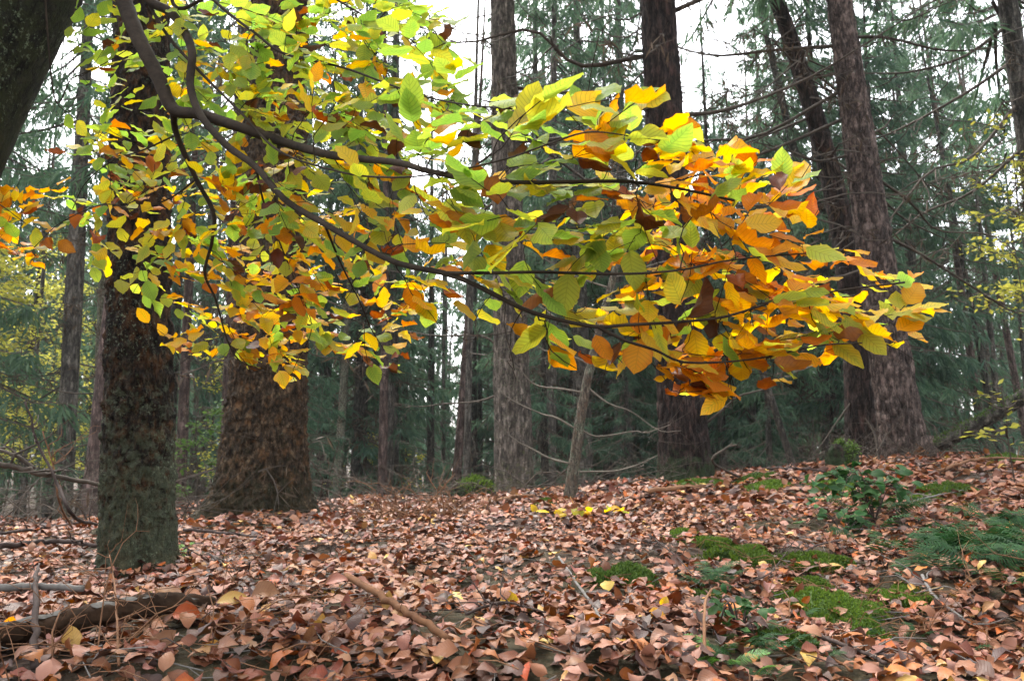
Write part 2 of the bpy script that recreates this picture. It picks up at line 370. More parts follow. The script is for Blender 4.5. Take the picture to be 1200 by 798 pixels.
def trunk_mesh(name, axis_fn, rad_fn, H, zvis, dz, nth, mat, disp, seed, flare=0.0, lobes=0.0, oval=None):
    """a trunk in its own space, z=0 at the foot; fine rings up to zvis, coarse ones above"""
    zs = np.concatenate([np.arange(-.25, zvis, dz), np.linspace(zvis, H, 14)])
    th = np.arange(nth) * 2 * math.pi / nth
    Z, TH = np.meshgrid(zs, th, indexing='ij'); zf, tf = Z.ravel(), TH.ravel()
    r = rad_fn(zf); fl = np.exp(-np.maximum(zf, 0) / .22)
    r = r * (1 + flare * fl * (1 + lobes * np.sin(tf * 5 + seed) + lobes * .7 * np.sin(tf * 3 + seed * 2)))
    if oval is not None: r = r * oval(tf, zf)
    c, s = np.cos(tf), np.sin(tf)
    r = r + disp(c * r, s * r, zf, seed) * np.clip(r / (rad_fn(np.array([0.]))[0] + 1e-6), .3, 1)
    ax = axis_fn(zf)
    V = np.stack([ax[:, 0] + c * r, ax[:, 1] + s * r, zf], 1)
    i = np.arange(nth); j = (i + 1) % nth; k = np.arange(len(zs) - 1)[:, None]
    Q = np.stack([k * nth + i, k * nth + j, (k + 1) * nth + j, (k + 1) * nth + i], -1).reshape(-1, 4)
    return mesh_np(name, V, Q, mat)

def d_furrow(A, f, vert):
    def fn(x, y, z, seed):
        wob = vnoise(np.stack([x * 8, y * 8, z * 3], 1), seed + 5) * .06
        q = np.stack([x * f + wob * f, y * f - wob * f, z * f * vert], 1)
        rdg = 1 - np.abs(2 * vnoise(q, seed) - 1); rdg2 = 1 - np.abs(2 * vnoise(q * 2.1, seed + 1) - 1)
        return A * (1.1 - 1.5 * rdg ** 3 - .5 * rdg2 ** 2) + A * .5 * (vnoise(np.stack([x, y, z], 1) * 60, seed + 2) - .5)
    return fn

def d_scale(A, f, vert):
    def fn(x, y, z, seed):
        q = np.stack([x * f, y * f, z * f * vert], 1)
        a = vnoise(q, seed); b = vnoise(q * 2.3, seed + 1); c = vnoise(q * 5, seed + 2)
        return A * (np.floor(a * 5 + b * 1.2) / 2.5 - 1 + (b - .5) * .6 + (c - .5) * .7) + A * 1.5 * (vnoise(np.stack([x * 5, y * 5, z * 2], 1), seed + 3) - .5)
    return fn

def d_smooth(A):
    def fn(x, y, z, seed):
        return A * 3 * (vnoise(np.stack([x * 5, y * 5, z * 3], 1), seed) - .5) + A * (vnoise(np.stack([x * 25, y * 25, z * 25], 1), seed + 1) - .5)
    return fn

def lean_tree(name, b, t, Y, wb, wt, mat, disp, label, cat, H=16, nth=48, dz=.05, flare=.25, lobes=.2, curve=0.0, zvis=None, seed=1, group=None, oval=None, dY=0.0):
    """b, t: pixels near the foot and higher up the trunk; wb, wt: trunk widths there"""
    p0, p1 = P(*b, Y), P(*t, Y + dY)
    sl = (p1 - p0) / (p1[2] - p0[2])
    z = p0[2]
    for _ in range(12):
        q = p0 + sl * (z - p0[2]); z = gz(q[0], q[1])
    base = p0 + sl * (z - p0[2])
    rb, rt = wb / 2 * depth_of(p0) / FPX, wt / 2 * depth_of(p1) / FPX
    zb, zt = p0[2] - z, p1[2] - z
    def rad(zz): return np.maximum(rb + (rt - rb) * (zz - zb) / (zt - zb), np.minimum(rt, rb) * np.clip(1 - (zz - zt) / (H * 1.05 - zt), .02, 1)) if rt < rb else np.maximum(rb + 0 * zz, .01)
    def rad2(zz):
        a = rb + (rt - rb) * (zz - zb) / (zt - zb)
        c = rt * np.clip((H - zz) / max(H - zt, .1), .03, 1)
        return np.where(zz < zt, a, np.minimum(np.maximum(c, .01), rt))
    def ax(zz):
        k = zz[:, None] * sl[None, :2]
        k[:, 0] += curve * np.sin(np.clip(zz / max(zt, .1), 0, 1.6) * math.pi); return k
    e = thing(name, tuple(base), label, cat, group)
    vis = zvis if zvis is not None else min(H * .8, (Y * .62 + EYE - z) + .4)
    me = trunk_mesh(name + '_trunk', ax, rad2, H, vis, dz, nth, M[mat], disp, seed, flare, lobes, oval)
    link('trunk', me, e)
    return dict(e=e, base=base, sl=sl, ax=ax, rad=rad2, H=H, zt=zt, Y=Y)

def on_trunk(t, z, ang, out=0.0):
    a = t['ax'](np.array([z]))[0]; r = t['rad'](np.array([z]))[0] * .8 + out
    return np.array([a[0] + math.cos(ang) * r, a[1] + math.sin(ang) * r, z])

def dead_limb(t, z, ang, L, slope, r0, mat='limb', twigs=6, seed=0, sag=.06):
    """a bare limb with side twigs, one mesh, a part of its tree"""
    r_ = np.random.default_rng(seed); a = on_trunk(t, z, ang, -.02)
    d = np.array([math.cos(ang), math.sin(ang), slope]); b = a + d * L
    p = wander(a, b, .035, 14, r_, sag); mb = MB(); mb.add(*tube(p, np.linspace(r0, r0 * .2, 14), 5, True, .2, seed))
    for k in range(twigs):
        i = r_.integers(3, 13); s = r_.choice([-1, 1]); q = p[i]
        dd = np.array([d[0] * .6 - s * d[1] * .8, d[1] * .6 + s * d[0] * .8, slope * .5 + r_.normal(-.15, .25)])
        q2 = q + dd * L * r_.uniform(.12, .4); pp = wander(q, q2, .05, 7, r_, .08)
        mb.add(*tube(pp, np.linspace(r0 * .4, r0 * .1, 7), 4))
        for _ in range(2):
            w = pp[r_.integers(2, 6)]; mb.add(*tube(wander(w, w + (dd + r_.normal(0, .5, 3)) * L * .09, .05, 4, r_), [r0 * .18, r0 * .12, r0 * .1, r0 * .06], 3))
    return link('dead_branch', mb.mesh('dead_branch', M[mat]), t['e'])

T = {}
T['mossy'] = lean_tree('dark_mossy_tree', (161, 672), (165, 120), 3.5, 78, 62, 'bark_dark', d_scale(.012, 38, .6), 'dark rough-barked tree with pale lichen rising from the leaf litter behind the rotting log', 'tree', 14, 230, .0075, .2, .3, seed=3)
T['twin'] = lean_tree('broad_scaly_tree', (310, 590), (326, 60), 7.0, 96, 64, 'bark_scaly', d_scale(.022, 26, .7), 'broadest tree, brown scaly trunk flaring into two stems fused at the crest', 'tree', 17, 230, .013, .30, .6, seed=8,
    oval=lambda th, z: 1 - .16 * np.exp(-((np.mod(th + math.pi * .5 - .55 + math.pi, 2 * math.pi) - math.pi) / .20) ** 2) * np.clip(1.4 - z * .3, 0, 1) + .2 * np.exp(-np.maximum(z, 0) / .5) * np.maximum(np.cos(th - math.pi), 0))
T['grey'] = lean_tree('grey_furrowed_tree', (603, 582), (589, 20), 11.5, 46, 28, 'bark_grey', d_furrow(.018, 18, .3), 'straight grey furrowed conifer behind the mossy hummock on the crest', 'tree', 20, 80, .04, .14, .3, seed=11)
T['black'] = lean_tree('dark_trunk_tree', (804, 562), (771, 10), 8.2, 58, 39, 'bark_black', d_furrow(.017, 20, .28), 'blackish brown thick conifer trunk with a mossy foot, just past the golden leaves', 'tree', 18, 100, .025, .16, .35, seed=13)
T['pine'] = lean_tree('reddish_brown_pine', (1061, 540), (984, 5), 8.8, 50, 27, 'bark_pine', d_furrow(.018, 19, .4), 'leaning reddish brown conifer with bark in ridged plates beside the fallen trunk', 'tree', 18, 96, .025, .12, .3, seed=17)
T['slim'] = lean_tree('slate_conifer', (1003, 542), (912, 5), 10.5, 36, 17, 'bark_black', d_furrow(.014, 20, .4), 'slim slate grey conifer leaning behind the reddish brown pine, brush around its foot', 'tree', 17, 60, .04, .1, .2, curve=.35, seed=19)
T['edge'] = lean_tree('grey_edge_conifer', (1262, 545), (1181, 5), 10.0, 34, 20, 'bark_slate', d_furrow(.008, 16, .4), 'grey conifer with drooping dead limbs rising beyond the fallen trunk and the ferns', 'tree', 17, 48, .05, .1, .2, seed=23)
T['sapling'] = lean_tree('leaning_dead_sapling', (668, 586), (716, 335), 7.1, 13, 8, 'bark_sapling', d_scale(.004, 30, .5), 'thin pale dead sapling with peeling bark, leaning between the grey and the black trunk', 'dead sapling', 3.1, 40, .02, .3, .2, curve=-.05, zvis=2.7, seed=29)
T['lp1'] = lean_tree('grey_brown_conifer', (74, 590), (88, 320), 15.0, 20, 19, 'bark_far', d_furrow(.008, 14, .4), 'grey brown conifer trunk seen beyond the bent brown dead stick', 'tree', 19, 36, .1, .1, .2, seed=31)
T['lp2'] = lean_tree('pale_beech_trunk', (110, 585), (124, 330), 17.5, 12, 15, 'bark_pale', d_smooth(.004), 'smooth pale slender trunk peeping out beside the mossy dark tree', 'tree', 19, 28, .15, .1, .2, seed=33)
T['lp3'] = lean_tree('ruddy_leaning_trunk', (108, 592), (132, 360), 13.0, 24, 19, 'bark_red', d_furrow(.009, 14, .4), 'ruddy furrowed trunk half hidden by the dark mossy tree', 'tree', 18, 36, .1, .12, .2, seed=35)
T['lp4'] = lean_tree('pinkish_pine', (263, 575), (284, 60), 17.0, 13, 14, 'bark_red', d_furrow(.008, 14, .4), 'pinkish pine trunk tucked behind the broad scaly tree', 'tree', 20, 32, .12, .1, .2, seed=37)
T['c1'] = lean_tree('pale_straight_trunk', (394, 590), (404, 430), 19.0, 11, 9, 'bark_pale', d_smooth(.004), 'pale straight slender trunk standing in the dark spruces near the broad scaly tree', 'tree', 18, 24, .2, .1, .2, seed=39)
T['c2'] = lean_tree('brown_slender_trunk', (644, 585), (646, 380), 17.5, 15, 13, 'bark_far', d_furrow(.007, 14, .4), 'brownish conifer trunk between the grey tree and the dead sapling', 'tree', 19, 28, .15, .1, .2, seed=41)
T['c3'] = lean_tree('bent_bare_pole', (930, 548), (898, 450), 9.2, 9, 8, 'bark_slate', d_smooth(.004), 'thin bare pole leaning at the crest beside the slate conifer', 'dead sapling', 3.0, 16, .08, .2, .2, zvis=2.5, seed=43)
T['r1'] = lean_tree('thin_red_pine', (1150, 505), (1118, 280), 24.0, 10, 7, 'bark_red', d_furrow(.006, 14, .4), 'thin red stemmed pine behind the raised end of the fallen trunk', 'tree', 20, 24, .2, .1, .2, seed=45)
T['r2'] = lean_tree('thin_black_pine', (1162, 480), (1134, 335), 21.0, 8, 6, 'bark_slate', d_furrow(.006, 14, .4), 'thinnest blackish pine standing between two red stemmed pines', 'tree', 18, 24, .2, .1, .2, seed=47)
T['r3'] = lean_tree('tall_red_pine', (1196, 480), (1163, 300), 27.0, 8, 7, 'bark_red', d_furrow(.006, 14, .4), 'tall red stemmed pine farthest along the bright gap beyond the ferns', 'tree', 21, 24, .2, .1, .2, seed=49)
T['r4'] = lean_tree('dark_far_trunk', (1020, 545), (980, 380), 18.0, 16, 14, 'bark_slate', d_furrow(.006, 14, .4), 'dark conifer trunk seen between the slate conifer and the reddish brown pine', 'tree', 18, 24, .2, .1, .2, seed=51)

# bare limbs that the photograph shows on the near conifers
for k, (key, z, ang, L, slope, r0, tw) in enumerate([
    ('grey', 6.6, 0.1, 2.9, .02, .028, 4), ('grey', 6.0, .35, 3.0, -.55, .03, 5), ('grey', 5.7, -.2, 3.4, .22, .03, 6), ('grey', 5.3, .5, 2.8, -.4, .026, 4), ('grey', 5.0, .1, 2.6, .3, .024, 5),
    ('grey', 5.6, 2.9, 1.6, -.7, .024, 4), ('grey', 4.8, 3.3, 1.5, -.6, .022, 5), ('grey', 4.4, -.1, 2.1, -.1, .022, 4), ('grey', 2.6, 3.0, 1.9, .25, .022, 5), ('grey', 1.9, 3.4, 1.5, -.1, .02, 4), ('grey', 3.9, .7, 2.2, -.5, .02, 4),
    ('black', 5.1, .0, 2.4, .6, .032, 3), ('black', 4.6, 3.2, 2.6, .12, .028, 6), ('black', 4.0, 3.5, 2.2, -.1, .022, 5), ('black', 3.9, -.1, 2.6, .42, .026, 5), ('black', 2.9, 0, 1.9, .2, .02, 4), ('black', .55, -.4, .9, .7, .018, 3),
    ('pine', 4.35, 2.9, 3.6, -.10, .024, 6), ('pine', 4.0, 3.1, 3.4, -.28, .022, 5), ('pine', 3.55, 3.0, 1.2, .2, .02, 3), ('pine', 4.9, 2.8, 2.6, .35, .026, 4), ('pine', 3.3, .2, 1.9, -.5, .02, 5), ('pine', 3.75, .1, .35, .9, .022, 1), ('pine', 2.6, .1, 2.2, -.45, .02, 5),
    ('pine', 2.2, 3.1, 1.6, .06, .016, 3), ('pine', 5.0, .2, 2.4, .1, .022, 5),
    ('slim', 6.0, .2, 2.2, -.9, .022, 4), ('slim', 5.2, 3.2, 2.0, -.5, .02, 5), ('slim', 4.6, 0, 1.8, -.7, .02, 4),
    ('edge', 5.6, 3.0, 2.4, -.45, .028, 6), ('edge', 5.0, 3.3, 2.8, -.7, .028, 7), ('edge', 4.4, 2.9, 2.2, -.6, .024, 6), ('edge', 6.1, 3.1, 2.4, -.25, .026, 5),
    ('sapling', 1.55, 3.25, .95, .42, .013, 2), ('sapling', 1.2, 3.05, .75, .55, .011, 1), ('sapling', .95, 3.3, .8, .38, .011, 1), ('sapling', .62, 3.0, .75, .55, .011, 0), ('sapling', .32, 3.2, .7, .6, .012, 0),
    ('sapling', 1.42, -.05, .95, -.02, .008, 1), ('sapling', 1.0, .1, .85, -.45, .010, 2), ('sapling', .62, 0, .8, .06, .009, 1), ('sapling', .25, .1, .75, .2, .013, 1), ('sapling', 1.9, 3.1, .7, .5, .01, 2), ('sapling', 2.0, .3, .8, .5, .01, 2),
    ('lp1', 3.4, .2, 2.2, .05, .02, 5), ('lp1', 3.0, 3.1, 2.0, -.2, .02, 5), ('lp3', 2.4, 3.3, 1.3, .25, .014, 2), ('lp3', 1.6, 3.2, 1.9, -.1, .014, 4), ('lp3', 1.2, .1, 1.4, .1, .014, 4), ('mossy', 1.15, 3.2, .07, .1, .012, 0), ('mossy', 1.05, 3.1, .05, .2, .01, 0),
    ('slim', 1.6, -1.0, 1.3, -.9, .014, 3), ('slim', 1.3, 3.6, 1.2, -.8, .012, 3), ('slim', 1.1, -1.8, 1.2, -.7, .012, 4), ('slim', .9, 2.9, 1.1, -.6, .012, 3), ('slim', 1.8, -.5, 1.6, -.95, .014, 4)]):
    dead_limb(T[key], z, ang, L, slope, r0, 'limb_pale' if key == 'sapling' else 'limb', tw, 100 + k)

# ------------------------------------------------------------------ spruces
def spruce_arrays(seed, H, z0, Lmax, nbr, dens, lower_dead, droop=.35):
    """wood tubes and drooping needle sprays of one crown: (MB) material 0 wood, 1 needles, 2 dead needles"""
    r_ = np.random.default_rng(seed); mb = MB()
    bv, bm = [], []
    for k in range(nbr):
        u = (k + r_.random()) / nbr; z = z0 + (H - z0) * u ** .9; L = Lmax * ((1 - u) ** .75 + .05) * r_.uniform(.65, 1.15); az = r_.random() * 6.283
        d = np.array([math.cos(az), math.sin(az), 0]); s = np.linspace(0, 1, 9)
        zz = -droop * L * (s - .25 * s ** 3) * (1 + .5 * (1 - u)) + .10 * L * s ** 3 + (u > .8) * .4 * L * s
        p = np.array([0, 0, z]) + d[None] * (L * s)[:, None] + np.array([0, 0, 1])[None] * zz[:, None] + r_.normal(0, .02 * L, (9, 3)) * s[:, None]
        mb.add(*tube(p[::2], np.linspace(.028, .004, 5) * (.5 + L / 3), 3, False), m=0)
        sidev = np.array([-d[1], d[0], 0]); n = int(dens * L * 14)
        for _ in range(n):
            t = r_.uniform(.12, 1.0) ** .8; i = min(int(t * 8), 7); f = t * 8 - i; q = p[i] * (1 - f) + p[i + 1] * f
            sd = r_.choice([-1, 1]); tl = L * r_.uniform(.10, .30) * (1.15 - t * .6)
            td = d * r_.uniform(.3, .8) + sidev * sd * r_.uniform(.3, 1) + np.array([0, 0, -r_.uniform(.3, 1.5)])
            td /= np.linalg.norm(td)
            for b in range(4):
                q0 = q + td * tl * (b * .24) + r_.normal(0, .03, 3); bd = td + r_.normal(0, .38, 3) + np.array([0, 0, -.25]); bd /= np.linalg.norm(bd)
                bl = r_.uniform(.18, .40); wv = np.cross(bd, r_.normal(0, 1, 3)); wv /= np.linalg.norm(wv) + 1e-6; ww = r_.uniform(.013, .028)
                bv.append([q0, q0 + bd * bl * .45 + wv * ww, q0 + bd * bl + np.array([0, 0, -.03]), q0 + bd * bl * .45 - wv * ww]); bm.append(1)
    for k in range(lower_dead):
        z = r_.uniform(.8, max(z0 + 1.5, 2)); az = r_.random() * 6.283; L = r_.uniform(.5, 2.1); d = np.array([math.cos(az), math.sin(az), r_.uniform(-.45, .15)])
        p = wander(np.array([0, 0, z]), np.array([0, 0, z]) + d * L, .05, 7, r_, .05); mb.add(*tube(p, np.linspace(.016, .004, 7), 3, False), m=0)
        for _ in range(5):
            q = p[r_.integers(2, 6)]; e = q + (d + r_.normal(0, .6, 3)) * L * r_.uniform(.12, .3); mb.add(*tube(np.array([q, (q + e) / 2 + r_.normal(0, .02, 3), e]), [.006, .004, .002], 3, False), m=0)
            for b in range(3):
                q0 = q + (e - q) * r_.random(); bd = r_.normal(0, 1, 3) + np.array([0, 0, -1.2]); bd /= np.linalg.norm(bd); wv = np.cross(bd, r_.normal(0, 1, 3)); wv /= np.linalg.norm(wv)
                bv.append([q0, q0 + bd * .09 + wv * .012, q0 + bd * .2, q0 + bd * .09 - wv * .012]); bm.append(2)
    B = np.array(bv).reshape(-1, 3); nb = len(bv); idx = np.arange(nb * 4).reshape(-1, 4); bm = np.array(bm)
    mb.V.append(B); mb.UV.append(np.zeros((len(B), 2))); mb.Q.append(idx[bm == 1] + mb.n); mb.mq.append(np.full((bm == 1).sum(), 1))
    if (bm == 2).any(): mb.Q.append(idx[bm == 2] + mb.n); mb.mq.append(np.full((bm == 2).sum(), 2))
    mb.n += len(B)
    return mb

def plain_trunk(name, H, r, mat, seed):
    r_ = np.random.default_rng(seed); p = np.array([[0, 0, -.3], [0, 0, 0], [0, 0, .4], [r_.normal(0, .05), r_.normal(0, .05), H * .4], [0, 0, H]])
    p = np.vstack([p[:2], smooth_path(p[1:], 14)[1:]]); z = p[:, 2]; rr = r * np.clip(1 - z / H, .02, 1) * (1 + .35 * np.exp(-np.maximum(z, 0) / .3)); V, Q, Tt = tube(p, rr, 12, False, .12, seed)
    return mesh_np(name, V, Q, M[mat])

VAR = []
for k, (H, z0, L, nb, dn, ld, dr, tm, nm) in enumerate([
    (19, 2.2, 2.6, 120, 1.0, 14, .45, 'bark_far', 'needle'), (21, 5.5, 2.5, 105, 1.0, 34, .40, 'bark_far', 'needle'),
    (13, 1.2, 2.1, 95, 1.15, 10, .40, 'bark_slate', 'needle_dark'), (23, 8.5, 2.9, 90, .95, 46, .35, 'bark_far', 'needle'), (17, 3.4, 2.9, 110, 1.0, 26, .55, 'bark_slate', 'needle_dark')]):
    cm = spruce_arrays(200 + k, H, z0, L, nb, dn, ld, dr).mesh('spruce_crown', [M['limb'], M[nm], M['needle_brown']], False)
    VAR.append((cm, plain_trunk('spruce_trunk', H, .13 + H * .006, tm, 60 + k), H))
print('crown quads', [len(v[0].polygons) for v in VAR])

LANDMARKS = [(-200, 'out past the leaning mossy beech'), (40, 'beyond the bent brown dead stick'), (110, 'behind the ruddy leaning trunk'), (165, 'behind the dark lichened tree'), (235, 'between lichened and broad scaly trees'), (310, 'behind the broad scaly tree'), (395, 'by the pale straight slender trunk'),
    (470, 'behind the brushwood on the crest'), (550, 'behind the mossy hummock'), (603, 'behind the grey furrowed tree'), (690, 'behind the leaning dead sapling'), (800, 'behind the blackish thick trunk'), (880, 'between blackish and slate trunks'), (960, 'behind the slate conifer'), (1040, 'behind the reddish brown pine'),
    (1110, 'above the broken end of the log'), (1185, 'beyond the raised end of the log'), (1400, 'out past the ferns')]
ORD = ['nearest', 'second', 'third', 'fourth', 'fifth', 'sixth', 'seventh', 'eighth', 'ninth', 'tenth', 'eleventh', 'twelfth']
VDESC = ['dense full spruce clothed low down', 'tall spruce bare below the crown', 'short dark young spruce', 'tall thin crowned spruce with dead limbs', 'wide drooping dark spruce']
spr = []
r_ = np.random.default_rng(77)
# (pixel column, distance, variant, height factor)
SPRUCES = [(-75, 15, 0, 1), (-20, 30, 0, 1), (28, 27, 4, .9), (60, 33, 1, 1), (150, 27, 0, 1), (195, 22, 4, 1.05), (232, 27, 3, 1), (350, 24, 0, 1), (378, 21, 4, .9), (420, 20, 2, 1), (440, 25, 0, 1), (452, 19, 3, .8),
    (560, 27, 2, .7), (628, 22, 1, 1), (655, 26, 4, 1), (685, 20, 3, .95), (705, 30, 0, 1), (735, 22, 1, 1.0), (748, 27, 2, 1.1), (835, 22, 2, .95), (862, 27, 4, .9), (880, 20, 2, .8), (640, 26, 0, 1.1), (715, 24, 4, 1.1), (585, 30, 1, 1.0), (1165, 33, 1, .95), (475, 29, 2, 1.0), (850, 31, 0, 1.0), (908, 27, 1, .9), (930, 21, 0, .85), (950, 29, 1, .9), (975, 19, 4, .95), (1030, 24, 0, 1),
    (1048, 18, 2, 1.05), (1082, 23, 0, .95), (1095, 31, 3, 1), (1290, 22, 1, 1), (1340, 16, 3, 1), (-130, 19, 1, 1),
    (100, 38, 4, 1), (260, 35, 0, 1), (330, 32, 2, 1.2), (400, 33, 1, 1), (520, 38, 3, .8), (500, 34, 2, .9), (610, 34, 4, 1), (690, 37, 1, 1), (770, 32, 4, 1), (820, 35, 2, 1), (900, 35, 3, .8), (1000, 36, 0, 1), (1060, 35, 4, 1), (1140, 38, 2, .9), (1380, 26, 0, 1), (1230, 36, 2, 1), (1185, 42, 4, .9), (-90, 25, 4, 1), (640, 13, 2, .42), (735, 13, 2, .36), (1035, 13, 2, .4), (900, 13, 2, .33), (350, 13, 2, .4)]
cnt = {}
for k, (px, Y, v, hf) in sorted(enumerate(SPRUCES), key=lambda e: e[1][1]):
    x = P(px, 540, Y)[0]; lm = min(LANDMARKS, key=lambda l: abs(l[0] - px))[1]; n = cnt.get((v, lm), 0); cnt[(v, lm)] = n + 1
    tot = cnt.setdefault(lm, 0); cnt[lm] += 1
    size = 'small bushy young spruce' if hf < .5 else VDESC[v]
    lab = f'{size} {lm}' + ('' if tot == 0 else f', {ORD[tot]} deep')
    e = thing('spruce', (x, Y, gz(x, Y) - .05), lab, 'tree', 'spruces behind the crest', r_.random() * 6.28)
    e.scale = (hf * (1 if hf < .5 else r_.uniform(.9, 1.2)),) * 2 + (hf,)
    link('trunk', VAR[v][1], e); link('crown', VAR[v][0], e)
pole = [plain_trunk('conifer_pole', 17, rr, mt, 80 + i) for i, (rr, mt) in enumerate([(.10, 'bark_far'), (.13, 'bark_slate'), (.08, 'bark_far'), (.12, 'bark_red')])]
pc = {}
for k, (px, Y) in enumerate([(30, 20), (60, 26), (150, 24), (214, 17), (247, 25), (375, 24), (415, 27), (449, 18), (464, 20), (505, 23), (520, 28), (531, 19), (546, 15.5), (556, 26), (570, 31), (628, 26), (655, 30), (668, 22), (725, 21), (742, 27), (757, 33), (850, 20), (868, 28), (890, 23), (940, 24), (1090, 22), (1105, 30), (1128, 34), (1175, 22), (1210, 28)]):
    x = P(px, 540, Y)[0]; lm = min(LANDMARKS, key=lambda l: abs(l[0] - px))[1]; i = pc.get(lm, 0); pc[lm] = i + 1
    e = thing('conifer_pole', (x, Y, gz(x, Y) - .05), ('slim bare conifer pole ' if k % 4 != 3 else 'slim reddish bare conifer pole ') + lm + ('' if i == 0 else ', ' + ['', 'another one farther off', 'a third one', 'a fourth one', 'a fifth one'][i]), 'tree', 'slim poles in the wood', r_.random() * 6)
    e.rotation_euler = (r_.normal(0, .012), r_.normal(0, .02), r_.random() * 6); s_ = r_.uniform(.8, 1.15); e.scale = (s_, s_, 1); link('trunk', pole[k % 4], e)
# the near trunks carry crowns too, above the picture's top edge
for key, v, z, s in [('grey', 3, 1.5, .9), ('black', 1, 2.5, .8), ('pine', 3, .5, .8), ('slim', 1, 3.2, .7), ('edge', 1, 1.5, .8), ('lp1', 3, 0, .85), ('lp3', 1, 2, .8), ('lp4', 3, 0, .9), ('r1', 3, 0, .9), ('r3', 3, 0, .95), ('r2', 1, 2, .7), ('c2', 1, 1, .85), ('c1', 1, 2.0, .75), ('r4', 0, 1.5, .8), ('twin', 3, -.5, .8)]:
    t = T[key]; c = link('crown', VAR[v][0], t['e']); a = t['ax'](np.array([t['H'] * .6]))[0]
    c.location = (a[0], a[1], z); c.scale = (s, s, s); c.rotation_euler = (0, 0, r_.random() * 6)

# the far wood: nobody could count it
def far_wood():
    r_ = np.random.default_rng(5); mb = MB(); bl = []
    for k in range(230):
        Y = r_.uniform(40, 75); X = r_.uniform(-.85, .85) * Y; z = gz(X, Y); H = r_.uniform(12, 20)
        p = np.array([[X, Y, z - .3], [X + r_.normal(0, .2), Y, z + H * .5], [X + r_.normal(0, .3), Y, z + H]])
        mb.add(*tube(p, [r_.uniform(.10, .22), .09, .02], 6, False), m=0)
        gap = min(abs(X / Y * FPX + 600 - c) for c in (520, 1130, 880))
        n = 420 if gap > 45 else 60
        u = r_.random(n); zz = z + H * (.22 + .78 * u); rr = 2.3 * (1.05 - u) * np.sqrt(r_.random(n)); a = r_.random(n) * 6.283
        q = np.stack([X + np.cos(a) * rr, Y + np.sin(a) * rr, zz], 1); d = np.stack([np.cos(a) * .6, np.sin(a) * .6, -r_.uniform(.4, 1.4, n)], 1) + r_.normal(0, .3, (n, 3)); d /= np.linalg.norm(d, axis=1)[:, None]
        wv = np.cross(d, r_.normal(0, 1, (n, 3))); wv /= np.linalg.norm(wv, axis=1)[:, None]; L = r_.uniform(.4, 1.0, n)[:, None]; W = r_.uniform(.06, .14, n)[:, None]
        bl.append(np.stack([q, q + d * L * .5 + wv * W, q + d * L, q + d * L * .5 - wv * W], 1))
    B = np.concatenate(bl).reshape(-1, 3); mb.add(B, np.arange(len(B)).reshape(-1, 4), m=1)
    return mb.mesh('far_wood', [M['bark_far'], M['needle']], False)
tag(link('far_wood', far_wood()), 'distant misty conifer wood closing off the view', None, None, 'stuff')

# ------------------------------------------------------------------ leaves
def leaf_shape(nu, nv, width, curl, fold, wave, twist, seed, tip=.10):
    """a beech blade of unit length along +x: vertices, quads, uv"""
    r_ = np.random.default_rng(seed); u = np.linspace(0, 1, nu + 1); v = np.linspace(-1, 1, nv + 1)
    U, Vv = np.meshgrid(u, v, indexing='ij'); U, Vv = U.ravel(), Vv.ravel()
    prof = np.sin(math.pi * np.clip(U, 0, 1) ** .84) ** .86 * width * .53; prof = np.maximum(prof, .004)
    prof = prof * np.where((np.round(U * nu).astype(int) % 2 == 1) & (U < .95), 1.045, .965) if nu > 7 else prof
    asym = 1 + .06 * r_.normal() * Vv
    y = Vv * prof * asym; ph = r_.random() * 6.28; f = r_.uniform(1.6, 3.2)
    z = fold * np.abs(Vv) ** 1.3 * prof + wave * np.abs(Vv) ** 1.5 * np.sin(U * f * 6.28 + ph + np.sign(Vv) * r_.uniform(0, 2)) * (prof / width * 2)
    z += curl * (U - .5) ** 2 * 2 - curl * .5
    z += twist * (U - .3) * Vv * prof * 2 + r_.normal(0, .04) * Vv
    x = U - np.abs(curl) * .15 * (U - .5)
    k = np.arange(nu)[:, None] * (nv + 1) + np.arange(nv)[None]; k = k.ravel()
    Q = np.stack([k, k + nv + 1, k + nv + 2, k + 1], 1)
    return np.stack([x, y, z], 1), Q, np.stack([U, Vv * .5 + .5], 1)

def frames(d, n):
    d = d / (np.linalg.norm(d, axis=1)[:, None] + 1e-9); n = n - d * (n * d).sum(1)[:, None]; n /= np.linalg.norm(n, axis=1)[:, None] + 1e-9
    return np.stack([d, np.cross(n, d), n], 2)      # columns x, y, z

def joined_leaves(name, shapes, pick, pos, Rm, size, midx, mats):
    Vs, Fs, Us, Ms, off = [], [], [], [], 0
    for s, (V, Q, uv) in enumerate(shapes):
        k = np.where(pick == s)[0]
        if not len(k): continue
        W = np.einsum('mij,nj->mni', Rm[k], V) * size[k][:, None, None] + pos[k][:, None]
        Vs.append(W.reshape(-1, 3)); Fs.append((Q[None] + (np.arange(len(k)) * len(V))[:, None, None]).reshape(-1, 4) + off)
        Us.append(np.tile(uv, (len(k), 1))); Ms.append(np.repeat(midx[k], len(Q))); off += len(k) * len(V)
    return mesh_np(name, np.concatenate(Vs), np.concatenate(Fs), mats, np.concatenate(Ms), np.concatenate(Us))

def place(o, pos, Rm, s):
    m = np.eye(4); m[:3, :3] = Rm * s; m[:3, 3] = pos; o.matrix_local = Matrix(m.tolist())

